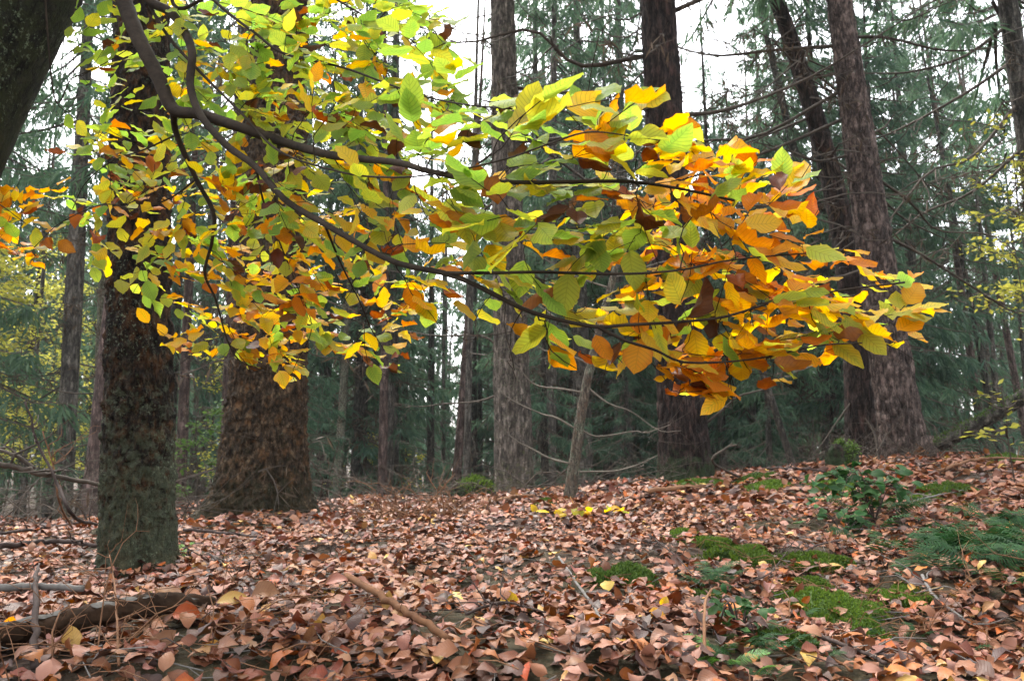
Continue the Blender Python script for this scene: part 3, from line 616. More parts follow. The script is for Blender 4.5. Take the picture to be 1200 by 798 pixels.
# ------------------------------------------------------------------ clearings in the litter: (pixel, radius m) of moss, trunks, hollows
MOSS = [  # px, py, radius m, flattening, kind, label
 (862, 655, .17, .6, 'moss', 'bright moss cushion on the slope above the small fern, ringed by pink leaves'),
 (838, 640, .12, .6, 'moss', 'narrow strip of moss trailing uphill from the bright cushion'),
 (955, 662, .15, .55, 'moss', 'small moss patch higher than the big thick cushion, beneath the bramble'),
 (985, 722, .19, .6, 'moss', 'biggest thick moss cushion low on the bank, a curled leaf on its edge'),
 (955, 690, .09, .6, 'moss', 'slim moss pad joining the small patch and the biggest cushion'),
 (1058, 708, .13, .6, 'moss', 'oval moss cushion on the fern side of the biggest cushion'),
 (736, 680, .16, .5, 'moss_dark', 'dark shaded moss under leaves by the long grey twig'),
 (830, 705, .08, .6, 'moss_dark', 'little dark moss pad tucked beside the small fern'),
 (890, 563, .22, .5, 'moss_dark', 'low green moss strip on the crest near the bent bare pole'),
 (985, 572, .26, .5, 'moss', 'flat moss at the foot of the mossy stump'),
 (900, 572, .25, .5, 'moss', 'faint moss patch between crest strip and mossy stump'),
 (1110, 575, .28, .5, 'moss', 'yellowish moss pad behind the bramble near the reddish brown pine'),
 (1180, 540, .35, .4, 'moss', 'moss streak on the far crest below the fallen trunk'),
 (1075, 590, .2, .5, 'moss', 'scrap of moss showing just over the bramble top'),
 (800, 632, .14, .5, 'moss', 'small moss speck among pink leaves below the black trunk'),
 (640, 592, .2, .5, 'moss', 'green moss dab on the crest next to the dead sapling foot'),
 (915, 755, .09, .6, 'moss_dark', 'little dark moss tuft below the small fern near the picture base'),
 (820, 560, .3, .5, 'moss', 'moss skirt around the foot of the black trunk'),
]
moss_w = [(on_ground(m[0], m[1]), m[2]) for m in MOSS]
# ------------------------------------------------------------------ the leaf litter
def scatter(y0, y1, per_m2, seed):
    r_ = np.random.default_rng(seed); hw = .80 * y1 + .5
    n = int(per_m2 * (y1 - y0) * 2 * hw); X = r_.uniform(-hw, hw, n); Y = r_.uniform(y0, y1, n); k = np.abs(X) < .74 * Y + .45
    return X[k], Y[k]
def litter(y0, y1, per, seed, zspread, sz=(.037, .064)):
    r_ = np.random.default_rng(seed); X, Y = scatter(y0, y1, per, seed)
    q = np.stack([X, Y, 0 * X], 1); keep = r_.random(len(X)) < np.clip(1.3 - 1.9 * np.maximum(vnoise(q * 2.6, 21) * .6 + vnoise(q * 7, 22) * .5 - .42, 0) * 2.2, np.where(Y < 1.9, .5, .3), 1)
    for (c, rad) in moss_w:
        dd = np.hypot(X - c[0], (Y - c[1]) * .8); keep &= ~((dd < rad * .85) & (r_.random(len(X)) < .74))
    if y0 < 2:
        la, lb = on_ground(-25, 790), on_ground(245, 742); sg = (X - la[0]) / (lb[0] - la[0]); off = Y - (la[1] + (lb[1] - la[1]) * sg)
        keep &= ~((sg > 0) & (sg < 1) & (np.abs(off) < .10) & (r_.random(len(X)) < .72))                   # the dark hollow under the log
    X, Y = X[keep], Y[keep]; n = len(X); h = r_.random(n) ** 1.2 * zspread
    e = .05; Z = ground(X, Y); gxn = (ground(X + e, Y) - Z) / e; gyn = (ground(X, Y + e) - Z) / e
    tilt = np.abs(r_.normal(0, .20, n)); tilt = np.where(r_.random(n) < .09, r_.uniform(.4, 1.1, n), tilt); az = r_.random(n) * 6.283
    nn = np.stack([-gxn + np.cos(az) * np.tan(tilt), -gyn + np.sin(az) * np.tan(tilt), np.ones(n)], 1)
    nn *= np.where(r_.random(n) < .5, 1, -1)[:, None]
    d = r_.normal(0, 1, (n, 3)); d[:, 2] *= .2; Rm = frames(d, nn); size = r_.uniform(*sz, n)
    lift = np.abs(Rm[:, 2, 0]) * size * .45 + np.abs(Rm[:, 2, 1]) * size * .25
    pos = np.stack([X, Y, Z + h + lift * .8 + .004], 1) - Rm[:, :, 0] * (size * .5)[:, None]
    c = vnoise(q[keep] * 1.3, 31); m = r_.random(n)
    pr = np.array([.33, .11, .22, .11, .018, .21]); pr = np.cumsum(pr / pr.sum()); midx = np.searchsorted(pr, np.clip(m + (c - .5) * .12, 0, .999))
    return dict(X=X, Y=Y, h=h, pos=pos, R=Rm, size=size, midx=midx, tilt=tilt)
FS_NEAR = [leaf_shape(6, 4, r_.uniform(.50, .63), r_.uniform(-.45, .4), r_.uniform(-.35, .5), r_.uniform(.02, .06), r_.normal(0, .35), 300 + k) for k in range(12)]
FS_MID = [leaf_shape(4, 2, r_.uniform(.52, .66), r_.uniform(-.5, .45), r_.uniform(-.5, .6), .06, r_.normal(0, .5), 330 + k) for k in range(10)]
FS_FAR = [leaf_shape(3, 2, r_.uniform(.56, .72), r_.uniform(-.4, .4), r_.uniform(-.5, .6), .05, r_.normal(0, .4), 350 + k) for k in range(6)]
fmats = [FM[f] for f in FALL]
near = litter(.85, 2.9, 2300, 41, .040)
mid = litter(2.9, 5.2, 1350, 42, .035)
far = litter(5.2, 9.4, 760, 43, .04, (.055, .09))
# the leaves that show largest are pieces of the ground, one by one
pxx, pyy, dep = project(near['pos'] + near['R'][:, :, 0] * (near['size'] * .5)[:, None])
inv = (pxx > 12) & (pxx < 1188) & (pyy > 640) & (pyy < 790)
facing = np.abs((near['R'][:, :, 2] * (near['pos'] - np.array([0, 0, EYE]))).sum(1)) / np.linalg.norm(near['pos'] - np.array([0, 0, EYE]), axis=1)
score = np.where(inv, near['size'] / dep * np.sqrt(facing + .05) * (.35 + near['h'] / .04), -1)
top = np.argsort(-score)[:286]; rest = np.ones(len(score), bool); rest[top] = False
pick = np.random.default_rng(1).integers(0, len(FS_NEAR), len(score))
leaf_me = [mesh_np('fallen_leaf', V, Q, FM['russet'], None, uv) for V, Q, uv in FS_NEAR]
for k in top:
    o = link('fallen_leaf', leaf_me[pick[k]], ground_o); place(o, near['pos'][k], near['R'][k], near['size'][k])
    o.material_slots[0].link = 'OBJECT'; o.material_slots[0].material = fmats[near['midx'][k]]
tag(link('leaf_litter', joined_leaves('leaf_litter', FS_NEAR, np.where(rest, pick, -1), near['pos'], near['R'], near['size'], near['midx'], fmats)), 'thick carpet of brown and pinkish fallen beech leaves near the log', None, None, 'stuff')
tag(link('leaf_litter', joined_leaves('leaf_litter', FS_MID, np.random.default_rng(2).integers(0, 10, len(mid['X'])), mid['pos'], mid['R'], mid['size'], mid['midx'], fmats)), 'carpet of fallen beech leaves on the middle of the bank', None, None, 'stuff')
tag(link('leaf_litter', joined_leaves('leaf_litter', FS_FAR, np.random.default_rng(3).integers(0, 6, len(far['X'])), far['pos'], far['R'], far['size'], far['midx'], fmats)), 'carpet of fallen beech leaves along the crest', None, None, 'stuff')
print('litter', len(near['X']), len(mid['X']), len(far['X']))

# fallen leaves that stand out one by one
def single_leaf(px, py, L, mat, label, tilt=(0.0, -.5), dirn=(1, 0, .1), shape=0, up=.035):
    g = on_ground(px, py); d = np.array([dirn], float); n = np.array([[tilt[0], tilt[1], 1.0]]); Rm = frames(d, n)[0]
    o = link('fallen_leaf', mesh_np('fallen_leaf', *FS_NEAR[shape][:2], FM[mat] if mat in FM else LM[mat], None, FS_NEAR[shape][2]))
    L *= .82; up *= .8; place(o, g + np.array([0, 0, up]) - Rm[:, 0] * L * .5, Rm, L); tag(o, label, 'leaf', 'fallen leaves that stand out')
for a in [
 (770, 741, .062, 'yellow', 'bright yellow fallen leaf lying flat below the shaded moss', (0, -.9), (1, .2, -.1), 1, .05), (777, 727, .055, 'yellow', 'thin yellow fallen leaf standing on edge, touching another yellow one', (.9, -.6), (.6, .3, .7), 2, .06),
 (983, 735, .085, 'tan', 'curled tan leaf resting on the edge of the biggest moss cushion', (0, -.4), (1, 0, 0), 3, .07), (980, 757, .085, 'straw', 'pale cream crumpled fallen leaf beneath the biggest moss cushion', (.2, -.5), (1, -.2, 0), 4, .05),
 (83, 770, .075, 'straw', 'straw coloured leaf standing upright beneath the grey stick', (.1, -2.0), (-.3, .1, 1), 5, .05), (4, 768, .09, 'gold', 'large golden yellow leaf at the picture edge below the grey stick', (.1, -1.4), (.3, 0, 1), 6, .06),
 (195, 726, .095, 'tan', 'big tan fallen leaf draped over the rotting log', (0, -.9), (1, 0, -.15), 7, .09), (218, 741, .09, 'amber', 'round amber leaf leaning against the underside of the rotting log', (0, -1.3), (1, 0, .0), 8, .05),
 (250, 740, .085, 'russet', 'dark russet leaf beyond the snapped end of the rotting log', (0, -1.0), (1, .1, 0), 9, .05), (272, 726, .10, 'straw', 'broad straw leaf with clear veins near the snapped log end', (0, -.9), (1, .2, .1), 10, .06),
 (310, 720, .10, 'tan', 'broad tan leaf, veins showing, uphill of the broad straw leaf', (.1, -.9), (1, .3, .15), 0, .06), (453, 731, .065, 'straw', 'round tan leaf lying across the barkless stick', (0, -1.2), (.2, .1, 1), 11, .07),
 (395, 702, .095, 'pinkish', 'wide pinkish fallen leaf at the upper end of the barkless stick', (0, -1.0), (1, .2, .1), 2, .06), (186, 776, .095, 'tan', 'long tan leaf slanting up in the dark hollow under the log', (0, -1.0), (1, .2, .5), 3, .06),
 (374, 752, .06, 'straw', 'small upright straw leaf in the dark gap below the barkless stick', (0, -1.6), (.3, 0, 1), 4, .05), (364, 765, .065, 'tan', 'small tan leaf just below the small upright straw leaf', (.2, -1.6), (-.1, 0, 1), 5, .04),
 (1140, 731, .075, 'straw', 'yellowish torn fallen leaf below the fern clump', (.2, -.6), (1, .1, 0), 6, .05), (712, 702, .07, 'straw', 'cream coloured cupped leaf by the long grey twig', (.1, -1.0), (1, .2, .2), 7, .06),
 (597, 725, .065, 'yellow', 'golden leaf half under a brown one in mid bank', (0, -.6), (1, .1, 0), 8, .055), (861, 734, .08, 'amber', 'orange leaf propped above the bent bramble stem', (0, -.9), (1, -.2, .1), 9, .08),
 (937, 707, .085, 'russet', 'bent russet fallen leaf standing up near the biggest moss cushion', (.5, -.6), (.4, .1, .8), 10, .05), (690, 735, .085, 'tan', 'tan leaf with wavy rim beside the long grey twig', (0, -.7), (1, .2, .2), 11, .05)]:
    single_leaf(*a)
yl = thing('fallen_twig', tuple(on_ground(672, 612)), 'fallen beech twig still carrying yellow leaves on the brown litter', 'twig')
mb = MB(); rr_ = np.random.default_rng(9)
mb.add(*tube(wander([-.25, 0, .06], [.35, -.1, .05], .05, 8, rr_), np.linspace(.005, .002, 8), 5)); link('stem', mb.mesh('fallen_twig_stem', M['stick_dark']), yl)
for k in range(16):
    V, Q, uv = FS_MID[k % 10]; o = link('leaf', mesh_np('twig_leaf', V, Q, LM['yellow' if k % 4 else 'lime'], None, uv), yl)
    Rm = frames(rr_.normal(0, 1, (1, 3)) * np.array([1, 1, .2]), np.array([[rr_.normal(0, .4), -.6, 1]]))[0]; place(o, np.array([rr_.uniform(-.25, .35), rr_.uniform(-.12, .08), .07]), Rm, .085)

# ------------------------------------------------------------------ moss
def moss(px, py, rad, flat, kind, label):
    c = on_ground(px, py); s = int(px * 7 + py); r_ = np.random.default_rng(s); n = int(np.clip(7000 * (rad / .17) ** 1.2, 1500, 14000)) if c[1] < 5 else 3200
    def hgt(x, y):
        a = np.arctan2(y, x); lim = rad * (.78 + .35 * np.sin(a * 2 + s) * np.cos(a + s * .3) + .2 * np.sin(a * 5 + s)); q = np.hypot(x, y / .8) / np.maximum(lim, .03)
        return q, np.maximum(1 - q ** 2, 0) ** .6 * rad * (.24 if c[1] < 5 else .14) * (.6 + .8 * vnoise(np.stack([x, y, 0 * x], 1) * 14, s))
    g = np.linspace(-1.3, 1.3, 30); X, Y = np.meshgrid(g * rad, g * rad); x, y = X.ravel(), Y.ravel(); q, h = hgt(x, y)
    gzv = ground(c[0] + x, c[1] + y) - c[2]; V = np.stack([x, y, gzv + h + np.where(q < 1, .008, -.05)], 1)
    i = (np.arange(29)[:, None] * 30 + np.arange(29)).ravel(); Q = np.stack([i, i + 1, i + 31, i + 30], 1); Q = Q[q[Q].min(1) < 1]
    mb = MB(); mb.add(V, Q, m=0)
    x = r_.uniform(-1.3, 1.3, n * 2) * rad; y = r_.uniform(-1.1, 1.1, n * 2) * rad; q, h = hgt(x, y); k = (q < 1.02) | (r_.random(n * 2) < .03) & (q < 1.4); x, y, h = x[k], y[k], h[k]; n = len(x)
    b = np.stack([x, y, ground(c[0] + x, c[1] + y) - c[2] + h], 1); L = r_.uniform(.009, .022, n)[:, None] * (1 if c[1] < 5 else 1.5)
    d = np.stack([x / rad * .6, y / rad * .6, np.ones(n)], 1) + r_.normal(0, .55, (n, 3)); d /= np.linalg.norm(d, axis=1)[:, None]
    sd = np.cross(d, r_.normal(0, 1, (n, 3))); sd /= np.linalg.norm(sd, axis=1)[:, None]
    A = np.stack([b, b + d * L * .55 + sd * L * .22, b + d * L, b + d * L * .55 - sd * L * .22], 1).reshape(-1, 3)
    mb.add(A, np.arange(len(A)).reshape(-1, 4), m=1)
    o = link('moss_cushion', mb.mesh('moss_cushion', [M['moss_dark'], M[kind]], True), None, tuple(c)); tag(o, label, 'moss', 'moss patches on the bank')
for m_ in MOSS: moss(*m_)

def mossy_lump(name, px, py, Y, w, h, label, cat, stump):
    """an old stump or hummock under a coat of moss"""
    x = P(px, py, Y)[0]; e = thing(name, (x, Y, gz(x, Y) - .03), label, cat); r_ = np.random.default_rng(int(px))
    nth, nz = 28, 16; th = np.arange(nth) * 6.2832 / nth; V = []
    for k in range(nz):
        t = k / (nz - 1)
        rr = w * (.5 * (1 - .06 * t) if stump else .5 * math.sqrt(max(1 - t * t, 0)) + .004) * (1 + .13 * np.sin(th * 3 + px) + .1 * np.sin(th * 7 + 1 + t * 2)); rr = rr * (1 if not stump or k < nz - 3 else (1 - .10 * (k - nz + 4)) if k < nz - 1 else .03)
        zz = h * min(t * 1.0, 1) * np.ones(nth) + (.06 * h * np.sin(th * 5) if stump else 0)
        V.append(np.stack([np.cos(th) * rr * 1.0, np.sin(th) * rr * .8, zz], 1))
    V = np.concatenate(V); V += r_.normal(0, w * .012, V.shape); i = np.arange(nth); j = (i + 1) % nth
    Q = np.concatenate([np.stack([k * nth + i, k * nth + j, (k + 1) * nth + j, (k + 1) * nth + i], 1) for k in range(nz - 1)])
    body = link('core', mesh_np(name + '_core', V, Q, M['bark_black']), e)
    k = r_.integers(nth * 2, len(V), 3600); top = r_.random(3600) < np.clip(V[k, 2] / h * (2.2 if stump else 1.5) - (.9 if stump else .25) + .5 * np.sin(V[k, 0] / w * 6 + 1) - (.8 * (V[k, 0] < -.01) if stump else 0), 0, 1); b = V[k][top] + r_.normal(0, .014, (top.sum(), 3)); n = len(b)
    d = b / np.array([w, w, h]) + r_.normal(0, .6, (n, 3)) + (np.array([0, 0, -.9]) if stump else np.array([0, 0, .3])); d /= np.linalg.norm(d, axis=1)[:, None]; sd = np.cross(d, r_.normal(0, 1, (n, 3))); sd /= np.linalg.norm(sd, axis=1)[:, None]; L = r_.uniform(.012, .03, n)[:, None]
    A = np.stack([b, b + d * L * .5 + sd * L * .3, b + d * L, b + d * L * .5 - sd * L * .3], 1).reshape(-1, 3)
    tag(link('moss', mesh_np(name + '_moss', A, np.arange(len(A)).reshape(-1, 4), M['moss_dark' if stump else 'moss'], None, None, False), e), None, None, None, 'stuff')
mossy_lump('mossy_hummock', 556, 597, 8.3, .44, .24, 'round mossy hummock on the crest before the grey furrowed tree', 'hummock', False)
mossy_lump('mossy_stump', 988, 572, 7.2, .27, .25, 'short mossy stump in front of the slate conifer', 'tree stump', True)

# ------------------------------------------------------------------ ferns and bramble
def frond_mesh(name, mat, L, npair, plen, seed, arch=.5):
    r_ = np.random.default_rng(seed); s = np.linspace(0, 1, 12)
    rach = np.stack([L * s * (1 - .15 * s), r_.normal(0, .03) * L * s ** 2, L * arch * (s - 1.05 * s ** 2)], 1); mb = MB(); mb.add(*tube(rach, np.linspace(.0022, .0007, 12), 3, False), uv=None)
    for k in range(npair):
        t = .12 + .86 * (k + .5) / npair; p = np.array([np.interp(t, s, rach[:, a]) for a in range(3)]); tg = np.array([1, 0, arch * (1 - 2.1 * t)]); tg /= np.linalg.norm(tg)
        l = plen * L * (math.sin(math.pi * min(.18 + t * .84, 1)) ** .7 + .05)
        for sd in (-1, 1):
            d = np.array([.42, sd * 1.0, -.12 + r_.normal(0, .12)]); d /= np.linalg.norm(d); wv = tg * L / npair * .30
            a = p + d * l * .0; m1 = p + d * l * .5 + np.array([0, 0, .03 * l]); e = p + d * l + tg * l * .12 - np.array([0, 0, .12 * l])
            V = np.array([a - wv * .7, a + wv * .7, m1 - wv, m1 + wv, e - wv * .25, e + wv * .25]); mb.add(V, [[0, 1, 3, 2], [2, 3, 5, 4]], uv=np.array([[.1, .4], [.1, .6], [.5, .2], [.5, .8], [.9, .45], [.9, .55]]))
    return mb.mesh(name, M[mat])
FRONDS = [frond_mesh('frond', 'fern', 1.0, 16, .22, 400 + k, .35 + .12 * k) for k in range(4)]
FRONDS_B = [frond_mesh('frond', 'fern_bright', 1.0, 22, .18, 410 + k, .4 + .1 * k) for k in range(2)]
def fern(px, py, n, L, label, bright=False, seed=0, spread=.05, arc=(0, 6.283), lift=(.12, .55)):
    c = on_ground(px, py); e = thing('fern', tuple(c), label, 'fern', 'ferns on the bank'); r_ = np.random.default_rng(seed + int(px))
    for k in range(n):
        o = link('frond', (FRONDS_B if bright else FRONDS)[r_.integers(0, 2 if bright else 4)], e); l = L * r_.uniform(.65, 1.2)
        ox, oy = r_.normal(0, spread, 2); o.location = (ox, oy, gz(c[0] + ox, c[1] + oy) - c[2] + .02); o.rotation_euler = (r_.normal(0, .35), -r_.uniform(*lift), r_.uniform(*arc)); o.scale = (l, l, l)
fern(1148, 652, 50, .25, 'widest dark fern clump, mingled fronds beneath the end of the fallen trunk', False, 1, .20)
fern(1186, 676, 44, .22, 'fern with long arching fronds cut by the picture edge', False, 2, .14)
fern(1105, 655, 22, .20, 'fern with glossy blue green fronds on the near rim of the widest clump', False, 3, .07)
fern(1178, 622, 22, .22, 'fern on the upper rim of the widest dark clump', False, 7, .10)
fern(836, 694, 16, .13, 'small dark fern between the shaded moss and the bright moss cushion', False, 4, .04)
fern(853, 792, 8, .10, 'bright green young fern at the base of the picture', True, 5, .03)
fern(884, 800, 8, .09, 'blue green fern frond cluster next to the bright young fern', False, 8, .03)
fern(928, 772, 14, .10, 'sparse low fern in the dark gap below the moss tuft', False, 6, .06)
fern(1060, 768, 14, .09, 'low fern sprigs among leaves under the oval moss cushion', False, 9, .09)
fern(1020, 745, 8, .09, 'tiny fern sprig at the lower rim of the biggest moss cushion', False, 10, .05)
def bramble(px, py, n, rad, h, label, size=(.04, .075), mat='ivy', seed=0, cat='bramble'):
    c = on_ground(px, py); e = thing('bramble', tuple(c), label, cat); r_ = np.random.default_rng(int(px) + seed); mb = MB(); pts = []
    for k in range(max(6, n // 9)):
        a = r_.random() * 6.283; q = np.array([math.cos(a) * rad, math.sin(a) * rad * .7, 0]) * r_.uniform(.3, 1); q[2] = gz(c[0] + q[0], c[1] + q[1]) - c[2] + h * r_.uniform(.15, .8); m = q * .5 + np.array([0, 0, h * r_.uniform(.4, .9)])
        p = smooth_path([np.zeros(3), m, q], 10); mb.add(*tube(p, np.linspace(.003, .0012, 10), 4, False)); pts.append(p)
    link('stem', mb.mesh('bramble_stem', M['stick_dark']), e); mm = [mesh_np('bramble_leaf', V, Q, M[mat], None, uv) for V, Q, uv in FS_MID[:5]]
    for k in range(n):
        p = pts[r_.integers(0, len(pts))][r_.integers(3, 10)] + r_.normal(0, .018, 3); o = link('leaf', mm[k % 5], e)
        d = r_.normal(0, 1, (1, 3)); d[0, 2] = d[0, 2] * .3 - .2; place(o, p, frames(d, np.array([[r_.normal(0, .4), r_.normal(-.35, .4), 1]]))[0], r_.uniform(*size))
bramble(1025, 612, 120, .36, .30, 'dark green bramble bush on the slope in front of the mossy stump', (.06, .10))
bramble(990, 628, 30, .2, .12, 'low bramble shoots spreading beneath the dark green bramble bush', (.05, .08))
bramble(868, 752, 34, .11, .09, 'small leafy bramble sprig growing by the bent stem', (.028, .05))
bramble(222, 655, 7, .08, .05, 'tiny sprout with bright green leaves beside the dark mossy tree', (.04, .06), 'green_leaf', 0, 'sprout')
fern(1030, 605, 10, .24, 'fern fronds poking out of the dark green bramble bush', False, 11, .10)

# ------------------------------------------------------------------ logs, sticks and twigs
def stick(name, pts, r0, r1, mat, label, cat='stick', n=24, sides=8, rough=.25, twigs=0, seed=0, tl=.2, group=None, zadd=0.0):
    """pts: pixels with a forward distance, or with None for one lying on the ground (third value then = height above it)"""
    W = []
    for p in pts:
        if len(p) == 3 and p[2] > .9: W.append(P(*p))
        else: W.append(on_ground(p[0], p[1]) + np.array([0, 0, (p[2] if len(p) > 2 else .03)]))
    W = np.array(W); base = W[0].copy(); path = smooth_path(W - base, n); r_ = np.random.default_rng(seed); path[1:-1] += r_.normal(0, r0 * .22, (n - 2, 3))
    mb = MB(); mb.add(*tube(path, np.linspace(r0, r1, n), sides, True, rough, seed)); L = np.linalg.norm(path[-1] - path[0])
    for k in range(twigs):
        i = r_.integers(2, n - 1); d = r_.normal(0, 1, 3); d[2] = abs(d[2]) * .5; d /= np.linalg.norm(d); l = tl * r_.uniform(.4, 1.2)
        q = wander(path[i], path[i] + d * l, .08, 6, r_); mb.add(*tube(q, np.linspace(r1 * .8 + .0007, .0006, 6), 4))
        if r_.random() < .6: w = q[3]; mb.add(*tube(wander(w, w + (d + r_.normal(0, .7, 3)) * l * .4, .08, 5, r_), np.linspace(.0012, .0005, 5), 3))
    o = link(name, mb.mesh(name, M[mat]), None, tuple(base)); tag(o, label, cat, group); return o, base, path
# the rotting log: wood with peeling bark
a, b = on_ground(-25, 775) + np.array([0, 0, .042]), on_ground(249, 727) + np.array([0, 0, .040]); e = thing('rotting_log', tuple(a), 'rotting log with peeling grey bark lying in leaves under the dark mossy tree', 'log')
p = smooth_path([np.zeros(3), (b - a) * .35 + [0, 0, .012], (b - a) * .7 + [0, 0, .02], b - a], 60); V, Q, Tt = tube(p, np.interp(np.linspace(0, 1, 60), [0, .5, .9, 1], [.028, .026, .022, .017]), 22, True, .0)
nz = vnoise(V * np.array([14, 70, 70]), 5) - .5 + .7 * (vnoise(V * np.array([40, 200, 200]), 6) - .5); cc = np.repeat(p, 22, 0); cc = np.vstack([cc, p[0], p[-1]]); V = V + (V - cc) * nz[:, None] * .6
link('wood', mesh_np('log_wood', V, [Q, Tt], M['log_wood']), e)
for (t0, t1, a0, a1) in [(.42, .60, .6, 2.3), (.62, .74, .8, 2.2), (.78, .93, .7, 2.4), (.05, .3, .9, 2.2)]:
    i0, i1 = int(t0 * 59), int(t1 * 59); n = i1 - i0 + 1; m = 10; th = np.linspace(a0, a1, m); VV = []
    for k in range(n):
        tg = p[min(i0 + k + 1, 59)] - p[i0 + k - 1]; tg /= np.linalg.norm(tg); up = np.array([0, 0, 1.]) - tg * tg[2]; up /= np.linalg.norm(up); sd = np.cross(up, tg); sd = sd if sd[1] < 0 else -sd
        rr = .0276 - .012 * max((t0 + (t1 - t0) * k / n) - .5, 0) * 2 + .002 * math.sin(k * .9); lim = 1 if 0 < k < n - 1 else .8
        mid_ = (a0 + a1) / 2; thh = mid_ + (th - mid_) * lim * (1 + .12 * math.sin(k * 1.7 + a0 * 9)); VV.append(p[i0 + k] + np.cos(thh)[:, None] * rr * -sd + np.sin(thh)[:, None] * rr * up)
    VV = np.concatenate(VV); i = (np.arange(n - 1)[:, None] * m + np.arange(m - 1)).ravel(); link('bark_plate', mesh_np('bark_plate', VV, np.stack([i, i + 1, i + m + 1, i + m], 1), M['log_bark']), e)
stick('grey_stick', [(-20, 741, .10), (40, 739, .105), (94, 738, .10)], .0095, .0085, 'stick_grey', 'straight grey stick lying level above the rotting log', seed=1, rough=.15)
stick('barkless_stick', [(405, 698, .06), (440, 722, .058), (480, 750, .056), (528, 782, .05)], .0105, .008, 'stick_orange', 'orange brown barkless stick slanting down through the leaves', seed=2, rough=.15)
stick('dark_twig', [(180 / 4.6, 796, .02), (38, 735, .11), (43, 700, .12)], .008, .004, 'stick_dark', 'dark upright twig crossing behind the grey stick', seed=3)
stick('thin_twig', [(138, 800, .03), (131, 745, .11), (124, 713, .15)], .0028, .0013, 'stick_brown', 'thin forked dead twig standing in front of the rotting log', twigs=8, seed=4, tl=.09)
stick('grey_twig', [(655, 668, .05), (682, 710, .05), (702, 745, .05), (708, 775, .04)], .005, .003, 'stick_grey', 'long grey twig curving down the bank past shaded moss', seed=5)
stick('hooked_twig', [(826, 782, .03), (828, 755, .09), (838, 738, .11), (852, 733, .10)], .004, .0025, 'stick_brown', 'hooked bare bramble stem arching over the small leafy sprig', seed=6)
stick('pale_twig', [(1082, 688, .04), (1095, 712, .04), (1130, 740, .04), (1150, 750, .03)], .006, .003, 'stick_grey', 'pale bent twig in a dark hollow below the ferns', twigs=6, seed=7)
stick('ground_twig', [(985, 647, .05), (955, 655, .05), (940, 663, .04)], .005, .002, 'stick_dark', 'dark twig reaching across the small moss patch', seed=8, twigs=2)
stick('ground_twig', [(880, 700, .05), (905, 690, .06), (930, 650, .05)], .003, .0015, 'stick_dark', 'wiry dark twig above the slim moss pad', seed=9, twigs=3)
stick('ground_twig', [(760, 640, .05), (790, 668, .06), (812, 690, .05)], .004, .002, 'stick_dark', 'dark twig pointing downhill at the small dark fern', seed=10, twigs=3)
stick('ground_twig', [(960, 765, .04), (1000, 780, .04), (1040, 800, .04)], .006, .004, 'stick_dark', 'stout dark twig below the pale cream crumpled leaf', seed=11)
stick('ground_twig', [(940, 792, .03), (968, 784, .03), (1000, 805, .03)], .005, .003, 'stick_orange', 'yellowish twig at the picture base under the biggest moss cushion', seed=12)
stick('ground_twig', [(242, 662, .05), (265, 680, .05), (300, 690, .05)], .0055, .003, 'stick_dark', 'dark twig lying downhill of the dark mossy tree', seed=13, twigs=4)
stick('ground_twig', [(215, 630, .05), (260, 636, .06), (300, 640, .05)], .011, .006, 'stick_dark', 'dark half buried branch between the mossy tree and the broad scaly tree', seed=14, twigs=3)
stick('ground_twig', [(300, 612, .05), (322, 590, .20), (340, 566, .42)], .006, .002, 'stick_grey', 'pale twig sticking up before the broad scaly tree', seed=15, twigs=5)
stick('ground_twig', [(0, 655, .06), (60, 648, .06), (125, 652, .05)], .016, .010, 'stick_dark', 'dark half buried branch running into the foot of the mossy tree', seed=16, twigs=4)
stick('ground_twig', [(0, 635, .05), (50, 628, .05), (100, 622, .06)], .010, .006, 'stick_dark', 'thin buried branch uphill of the thicker buried one', seed=17, twigs=5)
stick('ground_twig', [(760, 584, .05), (800, 580, .06), (835, 574, .05)], .022, .012, 'stick_brown', 'mossy brown branch lying below the foot of the black trunk', seed=18, twigs=2)
stick('ground_twig', [(900, 556, .06), (935, 557, .06), (968, 561, .06)], .015, .008, 'stick_dark', 'dark branch lying along the crest before the mossy stump', seed=19, twigs=3)
stick('ground_twig', [(575, 596, .05), (600, 591, .06), (625, 588, .05)], .022, .012, 'stick_brown', 'short brown branch lying beside the mossy hummock', seed=20, twigs=4)
stick('ground_twig', [(1062, 600, .05), (1095, 592, .06), (1130, 583, .05)], .008, .003, 'stick_grey', 'pale twig behind the bramble lying towards the crest', seed=21, twigs=4)
stick('ground_twig', [(1100, 560, .06), (1150, 549, .08), (1215, 546, .06)], .016, .008, 'stick_brown', 'long brown branch lying along the crest below the fallen trunk', seed=22, twigs=5)
stick('ground_twig', [(355, 655, .05), (390, 668, .05), (420, 668, .05)], .0045, .002, 'stick_dark', 'thin dark twig among leaves uphill of the barkless stick', seed=23, twigs=5)
stick('ground_twig', [(545, 745, .05), (590, 735, .06), (640, 742, .05)], .004, .002, 'stick_dark', 'thin dark twig in mid bank by the golden leaf', seed=24, twigs=6)
stick('dead_branch', [(112, 622, .04), (88, 606, 3.75), (66, 565, 3.75), (45, 520, 3.8), (29, 470, 3.8)], .010, .004, 'stick_dark', 'brown dead stick standing bent upright beside the dark mossy tree', 'branch', 30, 8, .2, 3, 25, .25)
stick('dead_branch', [(-30, 535, 3.8), (20, 548, 3.82), (62, 558, 3.85), (126, 569, 3.9)], .014, .010, 'limb', 'dead branch reaching level to the dark mossy tree', 'branch', 30, 8, .2, 5, 26, .35)
stick('dead_branch', [(-30, 520, 3.9), (15, 532, 3.85), (40, 549, 3.84)], .008, .010, 'limb', 'thinner dead branch forking up from the level one', 'branch', 20, 7, .2, 3, 27, .3)
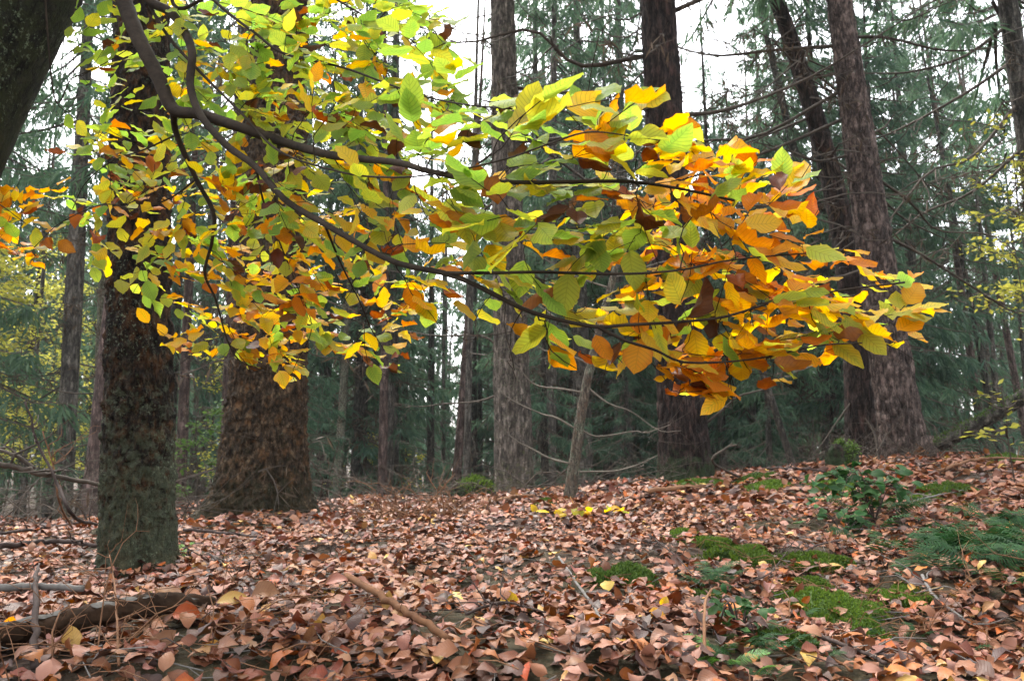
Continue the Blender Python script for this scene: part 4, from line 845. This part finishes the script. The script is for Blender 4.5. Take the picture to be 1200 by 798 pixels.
stick('dead_branch', [(85, 625, .03), (70, 590, 4.0), (62, 545, 4.05), (50, 505, 4.05)], .006, .003, 'stick_brown', 'slender dead twig rising behind the bent upright stick', 'branch', 16, 5, .2, 6, 28, .3)
stick('dead_branch', [(868, 556, .02), (835, 540, 7.0), (858, 520, 7.0)], .012, .010, 'limb', 'crooked short branch jutting up beside the black trunk', 'branch', 12, 6, .2, 1, 29, .3)
# brushwood: a heap of broken dead twigs
def brush(name, px, py, Y, n, w, h, label, mat, seed, lean=.5):
    r_ = np.random.default_rng(seed); x = P(px, py, Y)[0]; z = gz(x, Y); mb = MB()
    for k in range(n):
        a = np.array([r_.normal(0, w * .4), r_.normal(0, w * .25), 0]); a[2] = gz(x + a[0], Y + a[1]) - z + .01; d = np.array([r_.normal(0, 1), r_.normal(0, .5), r_.uniform(.05, 1) * h / w * 2]); d /= np.linalg.norm(d); L = r_.uniform(.35, 1) * max(w, h) * .7
        q = wander(a, a + d * L, .08, 7, r_, -.05); mb.add(*tube(q, np.linspace(r_.uniform(.003, .009) * (.3 if Y < 3 else 1), .0008, 7), 4, False))
        for _ in range(3): c = q[r_.integers(2, 6)]; mb.add(*tube(wander(c, c + (d + r_.normal(0, .8, 3)) * L * .3, .08, 4, r_), np.array([.003, .002, .0015, .0008]) * (.4 if Y < 3 else 1), 3, False))
    o = link(name, mb.mesh(name, M[mat]), None, (x, Y, z)); tag(o, label, 'brushwood', None, 'stuff'); return o
brush('brushwood', 500, 632, 5.4, 60, .55, .34, 'reddish brown heap of fine dead twigs at the middle of the crest', 'stick_brown', 1)
brush('brushwood', 990, 548, 9.6, 110, 1.4, .9, 'tangle of bare dead limbs around the slate conifer', 'limb', 2)
brush('brushwood', 1080, 548, 8.2, 60, 1.3, .45, 'broken dead twigs at the foot of the reddish brown pine', 'limb', 3)
brush('brushwood', 735, 590, 9.0, 22, 2.0, .25, 'dead twigs strewn along the crest between sapling and black trunk', 'limb', 4)
brush('brushwood', 60, 615, 6.8, 70, 2.4, .35, 'grey dead twigs piled behind the bent upright stick', 'limb', 5)
brush('brushwood', 455, 600, 8.6, 100, 3.0, .35, 'thin grey twigs fringing the crest by the broad scaly tree', 'limb', 6)
brush('brushwood', 232, 600, 7.6, 36, .6, .35, 'dead twigs in the gap beside the broad scaly tree', 'limb', 7)
brush('brushwood', 1130, 745, 2.5, 60, .7, .10, 'dead stalks and needles in the hollow below the ferns', 'stick_brown', 8)
brush('brushwood', 120, 772, 1.85, 40, .5, .10, 'fine broken twigs in the dark hollow under the log', 'stick_brown', 9)
def twig_litter():
    r_ = np.random.default_rng(12); mb = MB(); n = 2600; X = r_.uniform(-1, 1, n); Y = 1.2 + 7.5 * r_.random(n) ** 1.5; X = X * (.72 * Y + .3); a = r_.random(n) * 6.283; L = r_.uniform(.04, .22, n) * (.7 + Y * .12); Z = ground(X, Y)
    for k in range(n):
        d = np.array([math.cos(a[k]), math.sin(a[k]), r_.normal(0, .15)]); p = np.array([X[k], Y[k], Z[k] + r_.uniform(.01, .05)]); q = np.array([p - d * L[k] / 2, p + r_.normal(0, L[k] * .06, 3), p + d * L[k] / 2]); mb.add(*tube(q, [.0018, .0015, .0008], 3, False), m=int(r_.integers(0, 3)))
    return mb.mesh('twig_litter', [M['stick_dark'], M['stick_brown'], M['stick_grey']])
tag(link('twig_litter', twig_litter()), 'fine twigs and stalks strewn between the fallen leaves', None, None, 'stuff')

# the fallen trunk beyond the pine: a mossy log propped on its broken butt
a = P(1085, 528, 8.3); b = P(1250, 436, 7.6); e = thing('fallen_log', tuple(a), 'mossy fallen trunk slanting up from its splintered end beside the reddish brown pine', 'log')
p = smooth_path([np.zeros(3), (b - a) * .3 + [0, 0, -.02], (b - a) * .65 + [0, 0, -.015], b - a], 70); V, Q, Tt = tube(p, np.interp(np.linspace(0, 1, 70), [0, .12, .3, 1], [.050, .062, .070, .070]), 26, True)
cc = np.vstack([np.repeat(p, 26, 0), p[0], p[-1]]); V = V + (V - cc) * ((vnoise(V * 14, 8) - .5) * .5 + (vnoise(V * 45, 9) - .5) * .3)[:, None]; link('wood', mesh_np('fallen_trunk_wood', V, [Q, Tt], M['bark_slate']), e)
r_ = np.random.default_rng(3); mb = MB()
for k in range(26):
    d = np.array([-.6, .0, -.45]) + r_.normal(0, .25, 3); q = r_.normal(0, .03, 3); mb.add(*tube(np.array([q + [.1, 0, .05], q, q + d * r_.uniform(.1, .3)]), [.02, .014, .002], 4))
link('splinter', mb.mesh('splinter', M['stick_orange']), e)
sn = np.array([P(1097, 556, 8.2), P(1092, 535, 8.25), P(1086, 512, 8.3)]) - a; mb = MB(); mb.add(*tube(sn, [.11, .09, .06], 12, True, .3, 4)); link('butt', mb.mesh('butt', M['bark_pine']), e)
mo = V[r_.integers(0, 70 * 26, 2600)]; up = mo[:, 2] - np.interp(mo[:, 0], p[:, 0], p[:, 2]); mo = mo[up > .02]; n = len(mo); d = r_.normal(0, .7, (n, 3)) + [0, 0, 1]; d /= np.linalg.norm(d, axis=1)[:, None]; sd = np.cross(d, r_.normal(0, 1, (n, 3))); sd /= np.linalg.norm(sd, axis=1)[:, None]
A = np.stack([mo, mo + d * .012 + sd * .006, mo + d * .025, mo + d * .012 - sd * .006], 1).reshape(-1, 3); tag(link('moss', mesh_np('log_moss', A, np.arange(len(A)).reshape(-1, 4), M['moss_dark'], None, None, False), e), kind='stuff')

# ------------------------------------------------------------------ broadleaf saplings behind the crest
def sapling(px, py, Y, H, w, n, mat, label, ls=(.05, .08), z0=.3, seed=0, lean=0.0, trunk_r=.02):
    x = P(px, py, Y)[0]; e = thing('beech_sapling', (x, Y, gz(x, Y) - .05), label, 'sapling', 'broadleaf saplings behind the crest'); r_ = np.random.default_rng(seed); mb = MB()
    st = wander([0, 0, 0], [lean * H, r_.normal(0, .05) * H, H], .02, 14, r_); mb.add(*tube(st, np.linspace(trunk_r, .004, 14), 6)); tips = []
    for k in range(int(10 + H * 4)):
        u = r_.uniform(z0, 1); q = np.array([np.interp(u, np.linspace(0, 1, 14), st[:, c]) for c in range(3)]); az = r_.random() * 6.283; L = w * (1.1 - .6 * u) * r_.uniform(.5, 1.1); d = np.array([math.cos(az), math.sin(az), r_.uniform(0, .5)])
        p = wander(q, q + d * L, .05, 7, r_, .0); mb.add(*tube(p, np.linspace(.008, .002, 7), 3, False)); tips.append(p)
    link('trunk', mb.mesh('sapling_trunk', M['limb']), e); B = []
    for k in range(n):
        p = tips[r_.integers(0, len(tips))]; q = p[r_.integers(2, 7)] + r_.normal(0, .05, 3) * w; d = r_.normal(0, 1, 3); d[2] = d[2] * .4 - .2; d /= np.linalg.norm(d); sd = np.cross(d, np.array([0, 0, 1.]) + r_.normal(0, .35, 3)); sd /= np.linalg.norm(sd); L = r_.uniform(*ls)
        B.append([q, q + d * L * .5 + sd * L * .32, q + d * L, q + d * L * .5 - sd * L * .32])
    B = np.array(B).reshape(-1, 3); link('crown', mesh_np('sapling_crown', B, np.arange(len(B)).reshape(-1, 4), M[mat], None, None, False), e)
sapling(0, 590, 17, 6.4, 2.0, 2600, 'yellow_leaf', 'yellow leaved sapling beyond the bent upright stick, nearest of the yellow ones', (.08, .13), .25, 1)
sapling(-45, 590, 15, 5.5, 1.9, 1800, 'yellow_leaf', 'yellow leaved sapling farther out past the leaning beech', (.08, .12), .3, 2)
sapling(42, 590, 21, 7.4, 2.0, 2400, 'yellow_leaf', 'tall yellow green sapling behind the grey brown conifer', (.09, .14), .25, 3)
sapling(98, 590, 24, 7, 2.0, 1700, 'yellow_leaf', 'yellow sapling deep in the wood behind the ruddy leaning trunk', (.10, .15), .25, 4)
sapling(228, 590, 12, 2.0, .8, 800, 'green_leaf', 'small green leaved sapling between the mossy tree and the broad scaly tree', (.06, .09), .15, 5)
sapling(244, 590, 20, 5, 1.1, 500, 'yellow_leaf', 'yellow flecked sapling deep behind the gap beside the broad scaly tree', (.08, .13), .3, 6)
sapling(428, 590, 21, 2.8, 1.2, 420, 'yellow_leaf', 'low golden sapling under dark spruces by the pale straight trunk', (.08, .13), .1, 7)
sapling(484, 590, 21, 2.6, 1.0, 300, 'yellow_leaf', 'small golden sapling under dark spruces near the mossy hummock', (.08, .13), .1, 8)
sapling(1222, 560, 8.9, 2.7, .7, 420, 'yellow_leaf', 'lime leaved sapling overhanging the raised part of the fallen trunk', (.05, .085), .35, 9, -.06, .012)
sapling(1190, 560, 6.0, .8, .36, 45, 'yellow_leaf', 'short lime leaved shoot below the fallen trunk', (.05, .08), .2, 10, -.1, .006)
sapling(1245, 560, 9.5, 4.5, 1.1, 700, 'yellow_leaf', 'taller lime leaved sapling behind the raised part of the fallen trunk', (.06, .09), .4, 11, -.05)

# ------------------------------------------------------------------ the beech whose branch hangs across the view
bx, by = -2.16, 2.25
beech = thing('beech_tree', (bx, by, gz(bx, by) - .1), 'leaning mossy beech whose long branch of green, yellow and orange leaves hangs across the clearing', 'tree')
B0 = np.array(beech.location)
def beech_axis(z):
    z = np.asarray(z, float); return np.stack([np.interp(z, [-1, 0, .6, 1.2, 1.7, 2.3, 3.2, 4.5, 9, 16], [-.3, -.05, .10, .29, .47, .73, 1.12, 1.5, 2.1, 2.4]), np.interp(z, [-1, 0, 3, 16], [0, 0, .0, .5]), 0 * z], 1)[:, :2]
def beech_rad(z): return np.interp(z, [-1, 0, 1, 2, 3, 6, 12, 16], [.27, .26, .235, .222, .212, .18, .09, .02])
link('trunk', trunk_mesh('beech_trunk', beech_axis, beech_rad, 15, 3.2, .02, 110, M['beech_bark'], d_smooth(.006), 61, .25, .3), beech)
# main branches, traced where they hang: (pixel x, pixel y, forward distance)
up = [-.45 + B0[0], 0, 0]
def wp(l): return [P(*q) for q in l]
ROOT = np.array([B0[0] + 1.20, B0[1], B0[2] + 3.2]); ROOT2 = np.array([B0[0] + 1.28, B0[1], B0[2] + 3.55])
BR = [
 ([ROOT] + wp([(118, -80, 2.2), (143, -5, 2.06), (160, 40, 2.0), (185, 90, 1.96), (203, 128, 1.94), (233, 134, 1.9), (283, 150, 1.84), (333, 167, 1.8), (383, 181, 1.66), (420, 186, 1.55), (467, 191, 1.43), (500, 200, 1.35), (560, 211, 1.26), (620, 214, 1.22), (733, 213, 1.22), (800, 222, 1.24), (860, 235, 1.28)]), .027, .0022),
 ([ROOT2] + wp([(130, -110, 2.1), (165, -12, 2.02), (200, 15, 1.98), (215, 35, 1.96), (225, 62, 1.93), (223, 100, 1.9), (235, 135, 1.86), (265, 170, 1.8), (300, 196, 1.74), (335, 235, 1.66), (380, 262, 1.56), (400, 274, 1.52), (460, 306, 1.42), (523, 321, 1.34), (557, 334, 1.30), (613, 362, 1.27), (653, 374, 1.26), (700, 383, 1.26), (733, 381, 1.27), (800, 377, 1.29), (850, 371, 1.32), (905, 355, 1.34), (980, 341, 1.38), (1060, 331, 1.42)]), .0150, .0018),
 (wp([(203, 130, 1.94), (207, 158, 1.99), (230, 210, 2.06), (250, 250, 2.08), (248, 285, 2.1), (240, 320, 2.14), (253, 352, 2.18), (267, 400, 2.2), (283, 424, 2.22), (317, 438, 2.22)]), .009, .0018),
 (wp([(700, 383, 1.26), (733, 399, 1.26), (767, 410, 1.27), (800, 424, 1.28), (850, 424, 1.30), (900, 418, 1.33), (960, 405, 1.36), (1010, 402, 1.4)]), .003, .0013),
 (wp([(523, 320, 1.34), (570, 320, 1.25), (633, 319, 1.2), (733, 321, 1.2), (800, 316, 1.24), (850, 306, 1.28), (905, 300, 1.32), (960, 296, 1.36)]), .0032, .0013),
 ([ROOT2 + [0, 0, .25]] + wp([(200, -60, 2.0), (250, 0, 1.95), (300, 40, 1.88), (333, 63, 1.82), (400, 79, 1.7), (450, 97, 1.58), (493, 112, 1.45), (540, 122, 1.3), (600, 128, 1.15)]), .006, .0015),
 (wp([(165, -12, 2.02), (195, 40, 2.0), (233, 83, 1.94), (283, 133, 1.84), (327, 177, 1.72), (400, 202, 1.52), (460, 208, 1.36), (517, 203, 1.22), (587, 188, 1.08), (640, 170, 1.0)]), .005, .0013),
 ([ROOT2 + [0, 0, .4]] + wp([(300, -90, 1.95), (360, -25, 1.85), (420, 15, 1.72), (470, 40, 1.6), (500, 60, 1.5)]), .006, .0014),
 ([np.array([B0[0] + .75, B0[1] - .1, B0[2] + 2.3])] + wp([(62, 105, 2.2), (85, 92, 2.16), (120, 76, 2.12), (155, 55, 2.1)]), .0035, .0012),
 (wp([(207, 158, 2.06), (170, 175, 2.12), (130, 190, 2.16), (100, 215, 2.2), (85, 245, 2.22)]), .003, .0012),
 (wp([(230, 210, 2.06), (200, 232, 2.1), (160, 245, 2.14), (120, 240, 2.18), (70, 262, 2.2), (40, 290, 2.22)]), .0032, .0012),
 ([np.array([B0[0] + .47, B0[1] - .15, B0[2] + 1.7])] + wp([(-40, 215, 2.15), (0, 240, 2.14), (30, 262, 2.14)]), .003, .0012),
 (wp([(380, 262, 1.56), (400, 310, 1.7), (420, 350, 1.85), (435, 385, 1.95), (450, 410, 2.0)]), .0028, .0012),
 (wp([(300, 196, 1.74), (310, 240, 1.85), (330, 290, 1.95), (350, 340, 2.05), (365, 385, 2.12), (345, 430, 2.18)]), .003, .0012),
 (wp([(613, 362, 1.27), (600, 385, 1.28), (598, 405, 1.29)]), .0014, .0008),
 (wp([(640, 170, 1.0), (690, 155, 1.05), (740, 160, 1.15), (775, 165, 1.22)]), .0016, .0009),
]
nodes, ndir, nrad = [], [], []
PATHS = []
for k, (pts, r0, r1) in enumerate(BR):
    pts = np.array(pts); n = max(14, int(len(pts) * 9)); path = smooth_path(pts, n); rr = np.linspace(r0, r1, n) ; rr = r1 + (r0 - r1) * (1 - np.linspace(0, 1, n)) ** 1.7
    V, Q, Tt = tube(path - B0, rr, 10 if r0 > .006 else 6, True, .12, k)
    o = link('branch', mesh_np('beech_branch', V, [Q, Tt], M['beech_twig']), beech)
    st = max(3, int(n * .12)) if k in (0, 1, 5, 7) else 1
    for i in range(st, n, 2): nodes.append(path[i]); ndir.append(path[min(i + 1, n - 1)] - path[i - 1]); nrad.append(rr[i])
# leaf clumps: x, y, rx, ry, leaves, distance, (weights green lime yellow gold orange rust brown), leaf length m
G = (10, 4.5, 1.0, .3, .2, .2, .5); GY = (7, 6, 2.2, .7, .4, .4, .5); MX = (5, 5.5, 3, 1.6, 1.0, .8, .6); YO = (1.8, 3, 3.8, 2.8, 1.6, .6, .4); OR = (.7, 1.5, 3.0, 4.2, 3.0, 1.1, .4); OO = (.3, .8, 2.2, 4.0, 4.0, 1.5, .5)
CL = [(105, 60, 40, 50, 22, 2.1, G), (140, 115, 60, 50, 28, 2.1, G), (190, 55, 70, 55, 40, 2.05, GY), (250, 35, 70, 45, 40, 1.95, G), (300, 75, 70, 55, 46, 1.9, GY), (345, 30, 70, 42, 44, 1.85, G), (405, 35, 75, 45, 46, 1.7, G), (465, 40, 50, 45, 26, 1.55, G),
 (400, 100, 70, 50, 44, 1.68, GY), (260, 130, 80, 50, 48, 1.9, G), (340, 150, 80, 50, 48, 1.75, GY), (430, 155, 70, 45, 34, 1.5, GY), (175, 180, 65, 40, 36, 2.1, MX), (115, 195, 35, 50, 14, 2.18, MX), (150, 265, 55, 45, 30, 2.15, YO), (165, 310, 45, 25, 14, 2.15, GY), (95, 255, 40, 40, 16, 2.2, MX),
 (230, 245, 70, 50, 50, 2.05, MX), (300, 245, 70, 50, 50, 1.9, MX), (375, 225, 70, 50, 42, 1.62, GY), (240, 320, 55, 50, 44, 2.12, YO), (310, 315, 60, 50, 50, 1.98, MX), (375, 300, 55, 45, 34, 1.85, YO), (238, 390, 45, 32, 32, 2.2, YO), (310, 385, 50, 38, 34, 2.15, YO), (362, 395, 36, 36, 20, 2.1, YO), (340, 445, 22, 20, 8, 2.2, OR), (430, 355, 55, 36, 30, 1.88, MX), (445, 400, 42, 38, 28, 2.0, YO),
 (18, 245, 36, 26, 20, 2.15, OR), (22, 285, 36, 26, 18, 2.2, OR), (500, 110, 45, 55, 20, 1.4, G), (515, 45, 32, 50, 14, 1.42, G), (525, 95, 30, 40, 9, 1.3, G), (470, 235, 60, 48, 32, 1.45, MX), (530, 165, 50, 50, 20, 1.2, G), (585, 125, 60, 45, 14, 1.12, G), (630, 165, 55, 48, 16, 1.02, GY), (690, 120, 45, 22, 7, 1.06, MX), (728, 150, 35, 25, 8, 1.15, GY), (778, 150, 36, 28, 11, 1.24, GY),
 (545, 240, 60, 42, 28, 1.25, GY), (630, 235, 60, 48, 26, 1.15, G), (715, 225, 60, 42, 26, 1.2, GY), (700, 180, 45, 25, 10, 1.12, YO), (780, 215, 50, 36, 26, 1.24, OR), (835, 220, 50, 36, 28, 1.28, OR), (890, 212, 42, 26, 13, 1.32, YO), (940, 208, 26, 20, 5, 1.36, G), (740, 275, 60, 42, 28, 1.22, GY), (815, 275, 60, 42, 40, 1.26, OR), (885, 285, 60, 46, 38, 1.3, OR), (938, 300, 34, 40, 16, 1.36, OO),
 (600, 285, 60, 30, 16, 1.22, GY), (500, 300, 50, 30, 16, 1.38, YO), (500, 345, 30, 24, 10, 1.4, YO), (610, 330, 50, 22, 9, 1.26, G), (665, 345, 50, 26, 10, 1.24, GY), (600, 390, 36, 42, 11, 1.29, YO), (665, 400, 50, 30, 12, 1.27, YO), (720, 360, 50, 32, 16, 1.25, YO), (780, 350, 50, 40, 22, 1.27, YO), (850, 345, 55, 40, 26, 1.3, YO), (915, 350, 50, 36, 20, 1.33, YO),
 (1035, 345, 52, 30, 28, 1.40, YO), (985, 345, 30, 28, 12, 1.36, YO), (1015, 395, 50, 20, 18, 1.38, YO), (820, 425, 55, 36, 30, 1.29, OO), (880, 425, 55, 34, 26, 1.32, OR), (935, 400, 42, 28, 16, 1.36, YO), (755, 405, 50, 30, 13, 1.27, OR), (840, 385, 50, 24, 18, 1.3, OR), (800, 455, 40, 16, 8, 1.29, OO)]
r_ = np.random.default_rng(2024)
spots = []
for (cx, cy, rx, ry, n, Y, wts) in CL:
    for _ in range(max(1, int(round(n * (1.8 if Y > 1.5 else 1.3) / 4.2)))):
        a = r_.random() * 6.283; q = math.sqrt(r_.random()); x, y = cx + rx * q * math.cos(a), cy + ry * q * math.sin(a)
        spots.append((P(x, y, Y + .07 + abs(r_.normal(0, .11 if Y > 1.1 else .06)) * r_.choice([1, 1, -.2])), wts))
nodes = [np.asarray(q) for q in nodes]; NP_ = np.array(nodes); ND = np.array(ndir); NR = np.array(nrad)
S = np.array([s[0] for s in spots]); left = np.ones(len(S), bool)
def costs(S_, N_, D_):
    v = S_[:, None] - N_[None]; d = np.linalg.norm(v, axis=2); dn = D_ / np.linalg.norm(D_, axis=1)[:, None]
    c = (v * dn[None]).sum(2) / (d + 1e-6); return d * (1.35 - .5 * c) + (d < .03) * .2
best = np.full(len(S), 1e9); bi = np.zeros(len(S), int)
C = costs(S, NP_, ND); best = C.min(1); bi = C.argmin(1)
tw = MB(); LP, LD, LN, LW = [], [], [], []
while left.any():
    k = np.where(left)[0][best[left].argmin()]; left[k] = False; i = bi[k]; a, d0 = NP_[i], ND[i] / np.linalg.norm(ND[i]); b = S[k]; L = np.linalg.norm(b - a)
    out = (b - a) / (L + 1e-6); out = out * .7 + d0 * .5 + np.array([.16, -.03, -.03]); out /= np.linalg.norm(out)
    ext = r_.uniform(.05, .09); c1 = a + d0 * L * .3 + r_.normal(0, .05, 3) * L; e = b + out * ext + r_.normal(0, .008, 3)
    path = smooth_path(np.array([a, c1 * .5 + (a + (b - a) * .45) * .5, b, e]), max(7, int(L / .03) + 6)); n = len(path); r0 = min(NR[i] * .8, .0012 + .0018 * min(L / .25, 1)); rr = np.linspace(r0, .0008, n)
    path[1:-1] += r_.normal(0, .0022, (n - 2, 3)); tw.add(*tube(path - B0, rr, 5 if r0 > .001 else 4, True))
    new = path[2::2]; nd = np.gradient(path, axis=0)[2::2]; NP_ = np.vstack([NP_, new]); ND = np.vstack([ND, nd]); NR = np.concatenate([NR, rr[2::2]])
    C = costs(S, new, nd); cm = C.min(1); ci = C.argmin(1) + len(NP_) - len(new); upd = cm < best; best[upd] = cm[upd]; bi[upd] = ci[upd]
    # leaves alternate along the end of the twig, in one slanting spray
    m = r_.integers(3, 6); nrm = np.array([r_.normal(0, .22), -.36 + r_.normal(0, .24), .9]); nrm /= np.linalg.norm(nrm)
    seg = np.concatenate([[0], np.cumsum(np.linalg.norm(np.diff(path, axis=0), axis=1))]); tot = seg[-1]; span = min(tot * .9, .17)
    for j in range(m):
        s = tot - span * j / m * r_.uniform(.85, 1.0); p = np.array([np.interp(s, seg, path[:, c]) for c in range(3)]); tg = np.array([np.interp(s, seg, np.gradient(path, axis=0)[:, c]) for c in range(3)]); tg /= np.linalg.norm(tg)
        sd = np.cross(nrm, tg); sd /= np.linalg.norm(sd); sg = (1 if (j + k) % 2 else -1); ang = R(r_.uniform(25, 62)) if j else R(r_.uniform(-12, 12))
        d = tg * math.cos(ang) + sd * sg * math.sin(ang) + np.array([.12, 0, -.05]) + r_.normal(0, .14, 3); nn = nrm + r_.normal(0, .16, 3)
        LP.append(p); LD.append(d); LN.append(nn * r_.choice([1, 1, 1, -1])); LW.append(spots[k][1])
LP, LD, LN, LW = np.array(LP), np.array(LD), np.array(LN), np.array(LW, float)
tx, ty, _ = project(LP + LD / np.linalg.norm(LD, axis=1)[:, None] * .06)      # the spray ends in an even rim
lo = np.interp(tx, [0, 60, 100, 150, 200, 260, 320, 345, 372, 400, 440, 480, 505, 540, 558, 600, 640, 665, 700, 740, 780, 822, 850, 900, 950, 1000, 1060, 1100], [325, 330, 335, 350, 415, 425, 440, 468, 440, 425, 450, 440, 385, 345, 400, 440, 430, 440, 430, 440, 452, 488, 470, 452, 440, 425, 430, 385])
hi = np.interp(tx, [0, 55, 75, 100, 530, 548, 560, 610, 650, 700, 740, 800, 830, 900, 970, 985, 1060, 1100], [215, 215, 100, -200, -200, 50, 80, 75, 78, 95, 104, 110, 168, 172, 190, 240, 295, 320])
k_ = (ty < lo) & (ty > hi) & (tx < 1112); LP, LD, LN, LW = LP[k_], LD[k_], LN[k_], LW[k_]; n = len(LP)
link('twig', tw.mesh('beech_twig', M['beech_twig']), beech)['kind'] = 'stuff'
cumw = np.cumsum(LW / LW.sum(1)[:, None], 1); lm = (r_.random(n)[:, None] > cumw).sum(1).clip(0, 6)
lsz = r_.uniform(.044, .068, n) * np.where(LP[:, 1] < 1.2, 1.22, np.where(LP[:, 1] < 1.5, 1.1, 1.0))
LR = frames(LD, LN); ps = LP + LR[:, :, 0] * .006
LS_FLAT = [leaf_shape(9, 4, r_.uniform(.56, .66), r_.uniform(-.22, .2), r_.uniform(-.15, .30), r_.uniform(.02, .05), r_.normal(0, .15), 500 + k) for k in range(8)]
LS_CURL = [leaf_shape(9, 4, r_.uniform(.5, .62), r_.uniform(-.6, .5), r_.uniform(-.2, .8), r_.uniform(.04, .10), r_.normal(0, .5), 520 + k) for k in range(7)]
LS = LS_FLAT + LS_CURL; curlp = np.array([.06, .1, .18, .3, .5, .75, .9])[lm]
pk = np.where(r_.random(n) < curlp, 8 + r_.integers(0, 7, n), r_.integers(0, 8, n))
lx, ly, ld = project(ps + LR[:, :, 0] * (lsz * .5)[:, None]); fc = np.abs((LR[:, :, 2] * (ps - [0, 0, EYE])).sum(1)) / ld
show = np.where((lx > 5) & (lx < 1195) & (ly > 5), lsz / ld * np.sqrt(fc + .1), -1); order = np.argsort(-show); single = order[:296]; rest = np.ones(n, bool); rest[single] = False
lmats = [LM[c] for c in LEAF]; lme = [mesh_np('beech_leaf', V, Q, lmats[0], None, uv) for V, Q, uv in LS]
for k in single:
    o = link('leaf', lme[pk[k]], beech); place(o, ps[k] - B0, LR[k], lsz[k]); o.material_slots[0].link = 'OBJECT'; o.material_slots[0].material = lmats[lm[k]]
link('foliage', joined_leaves('beech_foliage', LS, np.where(rest, pk, -1), ps - B0, LR, lsz, lm, lmats), beech)['kind'] = 'stuff'
print('beech leaves', n)
# one brown leaf hangs by a thread beside the trunk
V, Q, uv = LS_CURL[2]; o = link('hanging_leaf', mesh_np('hanging_leaf', V, Q, LM['rust'], None, uv)); place(o, P(52, 175, 2.1), frames(np.array([[1, .2, -.1]]), np.array([[0, -1, .5]]))[0], .055)
mb = MB(); a = P(62, 165, 2.1); b = P(70, 135, 2.12); lw = a; c = np.array(o.matrix_local.inverted() @ Vector(a)); d = np.array(o.matrix_local.inverted() @ Vector(b)); mb.add(*tube(np.array([c, (c + d) / 2 + .02, d]), [.012, .008, .005], 4)); link('thread', mb.mesh('thread', M['beech_twig']), o)
tag(o, 'single curled reddish brown leaf hanging in the air beside the leaning beech trunk', 'leaf')

# ------------------------------------------------------------------ damp air between the trees
hz = bpy.data.materials.new('haze'); hz.use_nodes = True; hz.node_tree.nodes.clear()
hv = hz.node_tree.nodes.new('ShaderNodeVolumePrincipled'); ho = hz.node_tree.nodes.new('ShaderNodeOutputMaterial')
hv.inputs['Color'].default_value = (.86, .94, .95, 1); hv.inputs['Density'].default_value = .00045; hv.inputs['Anisotropy'].default_value = .2
hz.node_tree.links.new(hv.outputs[0], ho.inputs['Volume'])
V = np.array([[x, y, z] for x in (-95, 95) for y in (-18, 205) for z in (-3.5, 27)], float)
tag(link('haze', mesh_np('haze', V, np.array([[0, 1, 3, 2], [4, 6, 7, 5], [0, 4, 5, 1], [2, 3, 7, 6], [0, 2, 6, 4], [1, 5, 7, 3]]), hz, None, None, False)), None, None, None, 'stuff')
